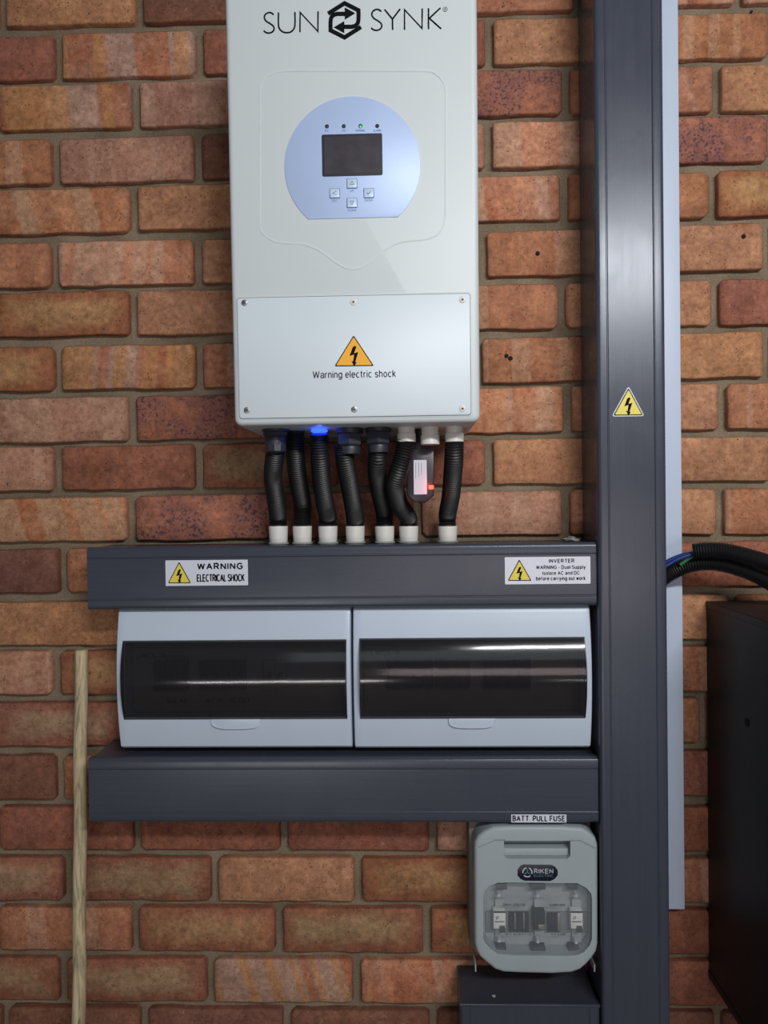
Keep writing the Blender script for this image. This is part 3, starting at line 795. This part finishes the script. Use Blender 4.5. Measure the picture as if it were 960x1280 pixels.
stroke(bm, fi, circ(*zp(908, 45), .0028, 16), .0006, -.0002, .0003, True)
stroke(bm, fi, [zp(905.5, 49.5), zp(905.5, 41.5), zp(910, 41.5), zp(911, 44), zp(909, 45.5), zp(911.5, 49.5)], .0005, -.0002, .0003)
mk('registered_mark', bm, M['ink'], inv)
bm = bmesh.new()
h1 = [(346, 66), (425, 16), (492, 50)] + arcs([(492, 50), (492, 90), (488, 112), (476, 124), (460, 129)], 4)[1:] + [(420, 129)]
ar1 = [(373, 132), (424, 101), (424, 160)]
for rot in (0, 1):
    g = (lambda p: (850-p[0], 196-p[1])) if rot else (lambda p: p)
    stroke(bm, fi, [zp(*g(p)) for p in h1], .0055, -.0002, .0003)
    prism(bm, fi, [zp(*g(p)) for p in ar1], -.0002, .0003)
mk('emblem', bm, M['ink'], inv, label='black hexagon emblem with two arrows')
# underside fittings
YG = -.150
def gland_white(px, parent, ytop=533, ybot=553, r=.0132):
    x = at(px, 543, YG).x; zb_ = at(px, ybot, YG).z
    bm = bmesh.new(); lathe(bm, (x, YG, zb_), (0, 0, 1), [(0, r*.85), (.0005, r*1.02), (.012, r*1.02), (.0135, r*.96), (.014, r*.93), (ZB-zb_-.004, r*.93), (ZB-zb_, r*.97)], 28)
    return mk('white_adaptor', bm, M['white'], parent, label='white plastic conduit adaptor'), x, zb_
def gland_black(px, py0, py1, parent, r=.0195):
    x = at(px, 548, YG).x; za, zc = at(px, py0, YG).z, at(px, py1, YG).z; bm = bmesh.new()
    lathe(bm, (x, YG, zc), (0, 0, 1), [(0, r*.78), (.004, r), ((za-zc), r)], 6)
    lathe(bm, (x, YG, za), (0, 0, 1), [(0, r*.9), (.002, r*1.02), (ZB-za, r*1.02)], 28)
    lathe(bm, (x, YG, zc-.010), (0, 0, 1), [(0, .0145), (.008, .0155), (.0105, .015)], 28)
    return mk('cable_gland', bm, M['nut'], parent, label='charcoal hexagonal gland nut'), x, zc
gland_white(508, inv); gland_white(537.5, inv, ybot=556); gland_white(568, inv)
gland_black(437.5, 543, 559, inv, .0185); gland_black(473, 541, 557, inv, .0185); gx, _g, gz_ = None, *gland_black(345, 541, 548, inv, .0195)[1:]
bm = bmesh.new(); lathe(bm, (_g, YG, at(345, 566, YG).z), (0, 0, 1), [(0, .0120), (.002, .0148), (.014, .0150), (.016, .0150)], 10); mk('ribbed_neck', bm, M['nut'], inv)
bm = bmesh.new(); q = at(399, 537.5, -.150); lathe(bm, (q.x, -.150, ZB-.0055), (0, 0, 1), [(0, .0090), (.0018, .0120), (.0036, .0120), (.0055, .010)], 28)
mk('light_ring', bm, M['ledblue'], inv, label='glowing blue ring under the housing')
pl = bpy.data.lights.new('blue_ring_light', 'POINT'); pl.energy = .008; pl.color = (.08, .15, 1); pl.shadow_soft_size = .004
po = bpy.data.objects.new('blue_ring_light', pl); C.objects.link(po); po.location = (q.x+.002, -.171, ZB-.010)

# ================================================================== corrugated hoses
def corrug(name, P, r, m, parent, pitch=.0036, caps=(True, True), seg=20, label=None):
    pts = resample(spline(P, 14), pitch/4); n = len(pts)
    rad = [r*(1-.13*(.5-.5*math.cos(2*PI*i/4))) for i in range(n)]
    bm = bmesh.new(); tube(bm, pts, rad, seg, caps)
    return mk(name, bm, m, parent, smooth=70, label=label)
YT = -.052
HO = [
    ([(347, 541), (345, 560), (342, 582), (341.5, 600), (345, 625), (347.5, 645), (348, 662)], 348, 'leftmost black corrugated hose, under a wide round gland nut', .0),
    ([(369, 536), (369, 560), (370.5, 585), (374, 608), (378.5, 632), (378, 662)], 378, 'second black corrugated hose from the left, between the wide nut and blue ring', .022),
    ([(399, 542), (400, 570), (402, 600), (406, 628), (409.5, 645), (410, 662)], 410, 'third black corrugated hose, hanging from the glowing blue ring', .0),
    ([(430, 556), (431.5, 575), (436, 600), (441, 628), (444, 648), (444, 662)], 444, 'fourth black corrugated hose, below the left hexagonal gland nut', .0),
    ([(473, 556), (472, 575), (471.5, 592), (475, 615), (480, 640), (481, 662)], 481, 'fifth black corrugated hose, below the right hexagonal gland nut', .0),
    ([(508, 551), (504, 570), (498, 590), (493.5, 608), (499, 630), (509, 647), (511, 662)], 511, 'sixth black corrugated hose, bent in front of the data logger', -.022),
    ([(568, 550), (567.5, 570), (566, 592), (563.5, 620), (560, 642), (559.5, 660)], 559.5, 'rightmost black corrugated hose, with white adaptors at both ends', .0),
]
for path, cx_, lab, dy in HO:
    bx = at(cx_, 670, YT); t = thing('corrugated_hose', (bx.x, YT, z1a), lab, 'hose')
    n = len(path); P = []
    for i, (a, b) in enumerate(path):
        s = i/(n-1); s = s*s*(3-2*s)
        P.append(at(a, b, YG+(YT-YG)*s+(dy*(1-s) if dy > 0 else dy*math.sin(PI*s))))
    P[-1] = Vector((bx.x, YT, P[-1].z)); P[-2] = P[-2].lerp(Vector((bx.x, YT, P[-2].z)), .5); P.insert(-1, Vector((bx.x, YT, P[-1].z+.006))); P[0].z = min(P[0].z, ZB-.001)
    corrug('hose_pipe', P, .0141, M['hose'], t)
    hgt = at(cx_, 657.5, YT).z-z1a
    bm = bmesh.new(); lathe(bm, (bx.x, YT, z1a), (0, 0, 1), [(.002, .0135), (.0045, .0143), (hgt-.001, .0152), (hgt, .0150), (hgt, .013)], 28)
    mk('white_coupling', bm, M['white'], t, label='white plastic coupling at the foot')
    bm = bmesh.new(); lathe(bm, (bx.x, YT, z1a), (0, 0, 1), [(0, .0162), (.0018, .0162), (.0026, .0152), (.0026, .013)], 28)
    mk('washer', bm, M['washer'], t)
# data logger stick
YD = -.118
fd = plane(YD-.011)
dl = thing('data_logger', (at(525, 590, YD).x, YD, at(525, 628, YD).z), 'small dark plug-in data logger with a white label and glowing red light', 'data logger')
ou = [fd.px(*q) for q in ((509, 551), (542.5, 551), (542.5, 619), (534, 627), (530, 628.5), (519, 628.5), (511, 622), (508.5, 618))]
bm = bmesh.new(); prism(bm, fd, ou, -.024, 0, .003); mk('logger_body', bm, M['dongle'], dl)
x_ = at(527, 548, YD).x; bm = bmesh.new(); lathe(bm, (x_, YD, at(526, 552, YD).z-.004), (0, 0, 1), [(0, .0125), (ZB-at(526, 552, YD).z+.003, .0125)], 24); mk('threaded_collar', bm, M['nut'], dl)
lb = sheet('paper_label', dl, fd, (517.2, 575, 533.5, 618), -.0005, .0003, M['label'], .0008, label='tall white paper label')
for i, xx in enumerate((519.7, 523.3, 526.8)):
    bm = bmesh.new(); a, b = fd.px(xx, 578.5), fd.px(xx, 598-2*i); stroke(bm, fd, [a, b], .0005, .0002, .0005); mk('print_line', bm, M['greyink'], lb)
a0, b0, a1, b1 = rect(fd, 536, 606.5, 542, 611.5)
bm = bmesh.new(); prism(bm, fd, rrect(a0, b0, a1, b1, .001), -.004, .0007); mk('red_light', bm, M['ledred'], dl)
pl = bpy.data.lights.new('red_led_light', 'POINT'); pl.energy = .010; pl.color = (1, .05, .02); pl.shadow_soft_size = .003
po = bpy.data.objects.new('red_led_light', pl); C.objects.link(po); po.location = ((a0+a1)/2, YD-.024, (b0+b1)/2)

# ================================================================== distribution boards
def board(px0, px1, lid, latch, label, breakers, words):
    fb = plane(-.098)
    z0 = (at(px0, 937, -.09).z+at(px1, 937, -.09).z)/2; z1 = z1b-.0008
    x0, x1 = at(px0, 900, -.092).x, at(px1, 900, -.092).x
    t = thing('distribution_board', ((x0+x1)/2, 0, z0), label, 'switchboard', 'switchboards between the two trunkings')
    zm, hh = (z0+z1)/2, (z1-z0)/2
    def dep(z): s = (z-zm)/hh; return .084+.014*(1-s*s)
    prof = [(z0, .002), (z0, dep(z0)-.005)]
    N = 44
    for i in range(N+1):
        z = z0+.004+(z1-.010-z0-.004)*i/N; prof.append((z, dep(z)))
    for i in range(1, 5):
        a = PI/2*i/4; prof.append((z1-.010+.010*math.sin(a), dep(z1-.010)-.010+.010*math.cos(a)))
    prof.append((z1, .002))
    l0, l1, ly0, ly1 = lid
    zt, zl = at((l0+l1)/2, ly0, -.1).z, at((l0+l1)/2, ly1, -.1).z
    lx0, lx1 = at(l0, 850, -.103).x, at(l1, 850, -.103).x
    # front skin as a grid with the breaker opening left out, walls and floor of the recess, back
    rows = [p for p in prof[1:-1] if abs(p[0]-zl-.003) > .0012 and abs(p[0]-zt+.003) > .0012] + [(zl+.003, dep(zl+.003)), (zt-.003, dep(zt-.003))]
    rows.sort()
    cols = [(x0, .0035), (x0+.0004, .0021), (x0+.0014, .0007), (x0+.0035, 0), (lx0+.003, 0), (lx1-.003, 0), (x1-.0035, 0), (x1-.0014, .0007), (x1-.0004, .0021), (x1, .0035)]
    bm = bmesh.new(); V = [[bm.verts.new((x, -(d-c), z)) for z, d in rows] for x, c in cols]
    ja = [k_ for k_, r_ in enumerate(rows) if abs(r_[0]-zl-.003) < 1e-7][0]; jb = [k_ for k_, r_ in enumerate(rows) if abs(r_[0]-zt+.003) < 1e-7][0]
    for a in range(len(cols)-1):
        for b in range(len(rows)-1):
            if a == 4 and ja <= b < jb: continue
            bm.faces.new((V[a][b], V[a+1][b], V[a+1][b+1], V[a][b+1]))
    nr, nc = len(rows)-1, len(cols)-1
    def wall_to(loop, y):
        low = [bm.verts.new((v.co.x, y, v.co.z)) for v in loop]; n_ = len(loop)
        for k_ in range(n_): bm.faces.new((loop[k_], loop[(k_+1) % n_], low[(k_+1) % n_], low[k_]))
        bm.faces.new(low)
    wall_to([V[a][0] for a in range(nc)]+[V[nc][b] for b in range(nr)]+[V[a][nr] for a in range(nc, 0, -1)]+[V[0][b] for b in range(nr, 0, -1)], -.002)
    wall_to([V[4][b] for b in range(ja, jb)]+[V[4][jb]]+[V[5][b] for b in range(jb, ja-1, -1)], -.058)
    cov = mk('board_cover', bm, M['dbwhite'], t, smooth=30)
    # inner plate, din-rail breakers
    bm = bmesh.new(); box(bm, lx0+.004, -.068, zl+.004, lx1-.004, -.0585, zt-.004); mk('inner_plate', bm, M['dbinner'], t)
    zc = zl+(zt-zl)*.52
    for x, wid, mm, tm in breakers:
        xa = lx0+(lx1-lx0)*x
        for i in range(wid):
            a = xa+i*.0178
            if a+.0175 > lx1-.006: break
            bm = bmesh.new(); box(bm, a, -.078, zc-.0225, a+.0172, -.0675, zc+.0225, .0008, 1); br = mk('circuit_breaker', bm, mm, t)
            bm = bmesh.new(); box(bm, a+.005, -.086, zc-.006, a+.012, -.077, zc+.005, .001, 1); mk('toggle', bm, tm, br)
    fpn = plane(-.0681)
    for wd, R4 in words: text('lettering', wd, fpn, R4, M['ink'], t, .0003, .02)
    # smoked lid, bowed outwards
    zmm, hl = (zt+zl)/2, (zt-zl)/2
    def ld(z): s = (z-zmm)/hl; return dep(z)+.0015+.0095*(1-s*s)
    N = 26; zs = [zl+(zt-zl)*i/N for i in range(N+1)]
    outer = [(z, ld(z)) for z in zs]; inner = [(z, ld(z)-.0022) for z in reversed(zs)]
    bm = bmesh.new(); loft(bm, [[Vector((x, -d, z)) for z, d in outer+inner] for x in (lx0, lx1)])
    lidm = mk('lid', bm, M['smoke'], t, smooth=40, label='smoked see-through lid')
    for x in (lx0, lx1-.0012):      # the lid's side cheeks and top and bottom lips
        bm = bmesh.new(); loft(bm, [[Vector((q, -d, z)) for z, d in [(z, ld(z)+.0001) for z in zs]+[(z, dep(z)-.004) for z in reversed(zs)]] for q in (x, x+.0012)]); mk('lid_edge', bm, M['bezel'], t)
    for z in (zl, zt-.0012):
        bm = bmesh.new(); box(bm, lx0, -ld(z)-.0002, z, lx1, -dep(z)+.004, z+.0012); mk('lid_edge', bm, M['bezel'], t)
    # finger latch: a D hanging under the lid
    c = (latch[0]+latch[1])/2; xa, xb = at(latch[0], 905, -.1).x, at(latch[1], 905, -.1).x
    zq = zl+.0005; hh_ = .0155; P = [(xb, zq)]
    for i in range(13):
        a = PI*i/12; P.append(((xa+xb)/2+(xb-xa)/2*math.copysign(abs(math.cos(a))**.55, math.cos(a)), zq-.004-(hh_-.004)*math.sin(a)**.8))
    P.append((xa, zq)); P.reverse()
    fl_ = plane(-dep(zq-.008))
    bm = bmesh.new(); prism(bm, fl_, P, -.004, .0022, .0008); lt = mk('latch', bm, M['dbwhite'], t)
    bm = bmesh.new(); stroke(bm, fl_, inset(P, .0008), .0016, .0, .0036); mk('latch_rim', bm, M['dbwhite'], lt)
    return t
G, Bb = M['breaker'], M['breakerblue']
board(147.5, 439.5, (152, 433, 801, 900), (263, 326), 'left white distribution board whose smoked lid shows a long bright reflection',
      [(.12, 3, G, G), (.33, 4, G, Bb), (.62, 2, M['dbinner'], G)],
      [('LWCS-18', (171, 816.5, 206, 822.5)), ('ESKOM', (207, 819, 236, 825)), ('SOLAR', (208, 873, 235, 879)), ('AC IN', (257, 873, 279, 878)), ('AC OUT', (286, 872, 313, 878))])
board(442.5, 740, (449.5, 733, 798, 899), (561, 621), 'right white distribution board, beside the tall grey trunking',
      [(.12, 4, Bb, Bb), (.34, 3, G, G), (.56, 4, Bb, G)],
      [('LWCS-18', (464, 813, 500, 819))])

# ================================================================== fuse switch
YF = -.098
fs = plane(YF)
fz = thing('fuse_switch', (at(670, 1215, 0).x, 0, at(670, 1217, YF).z), 'pale grey pull-out fuse switch with a clear window, under the lower trunking', 'fuse switch')
u0, v0, u1, v1 = rect(fs, 593, 1034, 748, 1217)
u1 = min(u1, .2795)
bm = bmesh.new(); box(bm, u0-.0045, -.058, v0+.014, u1-.001, -.0005, min(v1, z2b-.001), .003, 2); mk('base', bm, M['fuseback'], fz, label='darker grey-brown base behind the cover')
OUT = [(593, 1063), (593.5, 1053), (598, 1045), (606, 1039), (617, 1034), (640, 1033), (700, 1033), (728, 1035), (738, 1041), (745, 1048), (748, 1057), (748, 1180), (746, 1190), (741, 1198), (734, 1206), (726, 1213), (715, 1217), (690, 1218.5), (650, 1217.5), (630, 1216.5), (619, 1213), (608, 1204), (600, 1197), (596, 1190), (593.5, 1180)]
P = [fs.px(*q) for q in OUT]; P = [(min(a, .2793), min(b, z2b-.0008)) for a, b in P]; P.reverse()
bm = bmesh.new(); prism(bm, fs, P, -.045, 0, .006, 4); fc = mk('pull_out_cover', bm, M['fuse'], fz)
def pxpoly(L, f=fs): 
    q = [f.px(*p) for p in L]
    A = sum(q[i-1][0]*q[i][1]-q[i][0]*q[i-1][1] for i in range(len(q)))
    return q if A > 0 else q[::-1]
# grip recess
bm = bmesh.new(); prism(bm, fs, pxpoly([(630, 1051), (713, 1051), (713, 1070), (709, 1073.5), (634, 1073.5), (630, 1070)]), -.026, .02); cut(fc, bm)
# shallow step under the grip bar
bm = bmesh.new(); prism(bm, fs, pxpoly([(590, 1062.5), (596, 1058.5), (618, 1049.3), (631, 1049.3), (631, 1050.8), (619, 1050.8), (597, 1060), (590, 1064)]), -.002, .02); cut(fc, bm)
bm = bmesh.new(); prism(bm, fs, pxpoly([(752, 1065), (746, 1060.5), (725, 1050), (712, 1050), (712, 1051.5), (724, 1051.5), (745, 1062), (752, 1067)]), -.002, .02); cut(fc, bm)
bm = bmesh.new(); prism(bm, fs, pxpoly([(630, 1063), (713, 1063), (713, 1073.5), (709, 1074), (634, 1074), (630, 1073)]), -.03, -.008, .004); mk('grip_lip', bm, M['fuse'], fc)
# window opening
WIN = [(604, 1120), (606, 1113), (611, 1108), (622, 1103.5), (640, 1103), (705, 1104), (722, 1104), (733, 1110), (739, 1117), (740, 1124), (740, 1174), (737, 1182), (730, 1190), (722, 1194), (710, 1195), (640, 1194), (622, 1192.5), (613, 1186), (606, 1178), (604, 1172)]
wp = pxpoly(WIN); bm = bmesh.new(); prism(bm, fs, wp, -.030, .02); cut(fc, bm)
bm = bmesh.new(); prism(bm, fs, inset(wp, .0004), -.0305, -.027); ip = mk('inner_plate', bm, M['fusemid'], fc)
fn = plane(YF+.027)
def npx(q, d=.027):       # photo point on a plane d deeper than the cover
    return plane(YF+d).px(*q)
def slab(name, R4, d0, d1, m, r=.0008, parent=None, label=None):
    u0, v0, u1, v1 = rect(plane(YF+d1), *R4); bm = bmesh.new(); prism(bm, plane(YF+d1), rrect(u0, v0, u1, v1, r, 2), d1-d0, 0, .0006); return mk(name, bm, m, parent or fc, label=label)
slab('middle_band', (607, 1140, 737, 1166), .027, .024, M['fuseband'])
for a, b in ((620, 634), (663, 682), (709, 722)): slab('contact_tab', (a, 1105, b, 1112), .027, .012, M['fusedark'])
for a, b in ((620, 633), (664, 682), (711, 724)): slab('contact_tab', (a, 1184, b, 1192), .027, .012, M['fusedark'])
for x_ in (625, 674, 721):
    slab('contact_blade', (x_-6, 1124, x_+6, 1178), .027, .021, M['fusemid'])
for x_ in (624.5, 721):
    fb_ = slab('fuse_link', (x_-7.5, 1139, x_+7.5, 1161), .024, .010, M['ceramic'], label='white fuse link body')
    f_ = plane(YF+.010)
    text('lettering', 'LT', f_, (x_-4.5, 1145, x_-1, 1149), M['ink'], fb_, .0002, pen=.2)
    bm = bmesh.new(); u0_, v0_, u1_, v1_ = rect(f_, x_-7.5, 1139, x_+7.5, 1141); prism(bm, f_, rrect(u0_, v0_, u1_, v1_, .0003, 1), 0, .0004); mk('print_band', bm, M['ink'], fb_)
    bm = bmesh.new(); a = f_.px(x_-6, 1152); b = f_.px(x_+6, 1152); stroke(bm, f_, [a, b], .0012, 0, .0004); mk('print_line', bm, M['ink'], fb_)
    slab('fuse_clip', (x_, 1158, x_+7, 1166), .024, .008, M['fusedark'])
slab('centre_link', (666.5, 1139, 681.5, 1163), .024, .009, M['ink'], label='black centre fuse link')
slab('link_glint', (673, 1156, 681, 1162), .0095, .0085, M['copper'])
slab('dark_block', (636, 1141, 661, 1165), .024, .020, M['ink']); slab('dark_block', (684, 1142, 700, 1165), .024, .020, M['ink'])
for x_ in (644, 655): slab('spring_bar', (x_-1, 1142, x_+1, 1162), .0205, .017, M['copper'])
slab('spring_bar', (697, 1142, 701, 1164), .0205, .017, M['copper'])
fw = plane(YF+.004)
bm = bmesh.new(); prism(bm, fw, inset(wp, .0005), -.0022, 0, .001); wd = mk('window', bm, M['clear'], fc, label='clear plastic window')
for a, b in ((624, 1121), (673, 1121.5), (721, 1121.5), (624.5, 1178), (673, 1179), (721, 1180)):
    q = fw.px(a, b); bm = bmesh.new(); stroke(bm, fw, circ(*q, .0042, 20), .0007, 0, .0006, True); mk('test_port', bm, M['clear'], fc)
    bm = bmesh.new(); prism(bm, fw, circ(*q, .0027, 14), -.016, -.003, .0008); mk('screw', bm, M['silver'], fc)
text('lettering', 'DNH1-250/30', fw, (629, 1130.5, 657, 1134), M['ink'], fc, -.0030, pen=.24)
text('lettering', 'AC690V 250A', fw, (687, 1131, 707, 1134), M['ink'], fc, -.0030, pen=.24)
text('lettering', 'IEC 60947-3', fw, (632, 1168, 664, 1170.5), M['ink'], fc, -.0030, pen=.24)
text('lettering', 'AC23B', fw, (689, 1168, 707, 1170.5), M['ink'], fc, -.0030, pen=.24)
# badge
bp = pxpoly([(647, 1087), (650, 1082.5), (654, 1080.5), (689, 1081), (693.5, 1083), (697, 1087.5), (697, 1094), (693, 1098.5), (688, 1101), (656, 1100.5), (651, 1098.5), (647, 1094)])
bm = bmesh.new(); prism(bm, fs, bp, -.001, .0012, .0004); bd = mk('badge', bm, M['navy'], fz, label='navy badge reading RIKEN ELECTRIC')
fbd = plane(YF-.0012)
text('lettering', 'RIKEN', fbd, (667.5, 1085.8, 691.5, 1091.8), M['silver'], bd, .0001, pen=.17)
text('lettering', 'ELECTRIC', fbd, (667.5, 1093.2, 691, 1096), M['green'], bd, .0001, pen=.15)
c_ = Vector(fbd.px(659.2, 1090.3)); r_ = .0068
for g0 in (100, 220, 340):
    bm = bmesh.new(); stroke(bm, fbd, [(c_.x+r_*math.cos(R(g0+i*10)), c_.y+r_*math.sin(R(g0+i*10))) for i in range(10)], .0015, 0, .0003); mk('badge_arc', bm, M['silver'], bd)
bm = bmesh.new()
for g0 in (90, 210, 330): stroke(bm, fbd, [(c_.x, c_.y), (c_.x+.0048*math.cos(R(g0)), c_.y+.0048*math.sin(R(g0)))], .0011, 0, .0003)
mk('badge_star', bm, M['green'], bd)
# little feet of the base at the bottom corners
for x_ in (594.5, 743):
    q = at(x_, 1214, -.09); bm = bmesh.new(); box(bm, q.x-.0010, -.092, q.z, q.x+.0010, -.05, q.z+.011, .0004, 1); mk('side_rib', bm, M['fuse'], fz)

# ================================================================== pipes and wires on the right
ct = at(882, 752, 0).z; cb_ = at(882, 1220, 0).z; cx0 = .4790; CXW = .46
def land(x, y): return Vector((x, y, ct))
c1 = thing('corrugated_pipe', (at(830, 720, -.06).x, -.06, at(830, 720, -.06).z), 'lower black corrugated pipe arching out from the side of the tall trunking', 'pipe')
P = [at(824, 729, -.055), at(838, 716, -.06), at(855, 708, -.068), at(875, 703.5, -.075), at(900, 704, -.08), at(930, 712, -.082), at(962, 727, -.084)]
P[0].x = PX1+.0005
e = P[-1]; P += [Vector((e.x+.05, e.y, e.z-.035)), Vector((e.x+.085, e.y, (e.z-.035)*.45+ct*.55)), Vector((e.x+.095, e.y, ct+.001))]
corrug('pipe', P, .0130, M['hose'], c1)
c2 = thing('corrugated_pipe', (at(868, 690, -.1).x, -.1, at(868, 690, -.1).z), 'upper black corrugated pipe with an open end that wires enter', 'pipe')
P = [at(866, 689, -.088), at(885, 687.5, -.095), at(910, 689.5, -.10), at(940, 697, -.104), at(970, 707, -.106)]
e = P[-1]; P += [Vector((e.x+.06, e.y, e.z-.03)), Vector((e.x+.10, e.y, (e.z-.03)*.45+ct*.55)), Vector((e.x+.11, e.y, ct+.001))]
corrug('pipe', P, .0122, M['hose'], c2, caps=(False, True))
bm = bmesh.new(); pp = resample(spline(P[:3], 10), .004)[:7]; tube(bm, pp, .0108, 18, (False, True)); mk('pipe_bore', bm, M['ink'], c2)
for i, (pa, pb, dz, mm, lab, nm) in enumerate((((829, 711), (872, 691), 0, M['blue'], 'upper bright blue wire running from the tall trunking into the open pipe', 'blue_wire'),
                                           ((829, 706.5), (872, 690), 0, M['blue'], 'darker blue wire just behind the bright blue one by the open pipe', 'blue_wire'),
                                           ((850, 706), (878, 694), 0, M['greenwire'], 'short green wire emerging under the open pipe end', 'green_wire'))):
    y0 = -.080 if i != 1 else -.074
    A, B = at(*pa, y0), at(*pb, -.09)
    if i < 2: A.x = PX1+.0006
    Mx = (A+B)/2+Vector((0, 0, .0035)); pts = spline([A, Mx, B], 10)
    bm = bmesh.new(); tube(bm, pts, .0030 if i < 2 else .0024, 12); o = mk(nm, bm, mm, loc=A); tag(o, lab, 'wire')

# ================================================================== black cabinet
cab = thing('black_cabinet', (cx0+CXW/2, 0, cb_), 'large black metal cabinet on the wall at the right edge', 'cabinet')
bm = bmesh.new(); box(bm, cx0, -.262, cb_, cx0+CXW, -.0005, ct, .0015, 1); mk('cabinet_body', bm, M['cabinet'], cab)
bm = bmesh.new(); box(bm, cx0-.0012, -.264, ct-.010, cx0+CXW+.001, -.001, ct+.0012, .001, 1); mk('top_rim', bm, M['cabinet'], cab)
bm = bmesh.new(); box(bm, cx0-.0014, -.264, cb_-.001, cx0+CXW+.001, -.001, cb_+.012, .001, 1); mk('bottom_rim', bm, M['cabinet'], cab)
def on_side(x, y):
    d = RM @ Vector(((x-480)/F, 1, -(y-640)/F)); s = (cx0-CAMPOS.x)/d.x; return CAMPOS+d*s
q = on_side(934, 903); bm = bmesh.new(); lathe(bm, (cx0+.001, q.y, q.z), (-1, 0, 0), [(0, .006), (.002, .006), (.003, .004)], 16); mk('plug', bm, M['hole'], cab)

# ================================================================== wooden pole
A = at(101.5, 813, -.013); B = at(98.5, 1280, -.072)
d = (B-A); s = (A.z-0.0)/(A.z-B.z); Fp = A+d*s; Fp.z = 0
pole = []; n = 40
for i in range(n+1):
    q = A.lerp(Fp, i/n); q.x += .0016*math.sin(i*.9)*(1 if i else 0)*.5; pole.append(q)
bm = bmesh.new(); tube(bm, [pole[0]+Vector((0, 0, .0014))]+pole, [.0088]+[.0104+.0002*math.sin(i*1.3) for i in range(n+1)], 20)
for v in bm.verts: v.co.z = max(v.co.z, 0.0)
po = mk('wooden_pole', bm, M['wood'], loc=Fp); tag(po, 'thin pale wooden pole leaning upright against the brick wall at the left', 'pole')
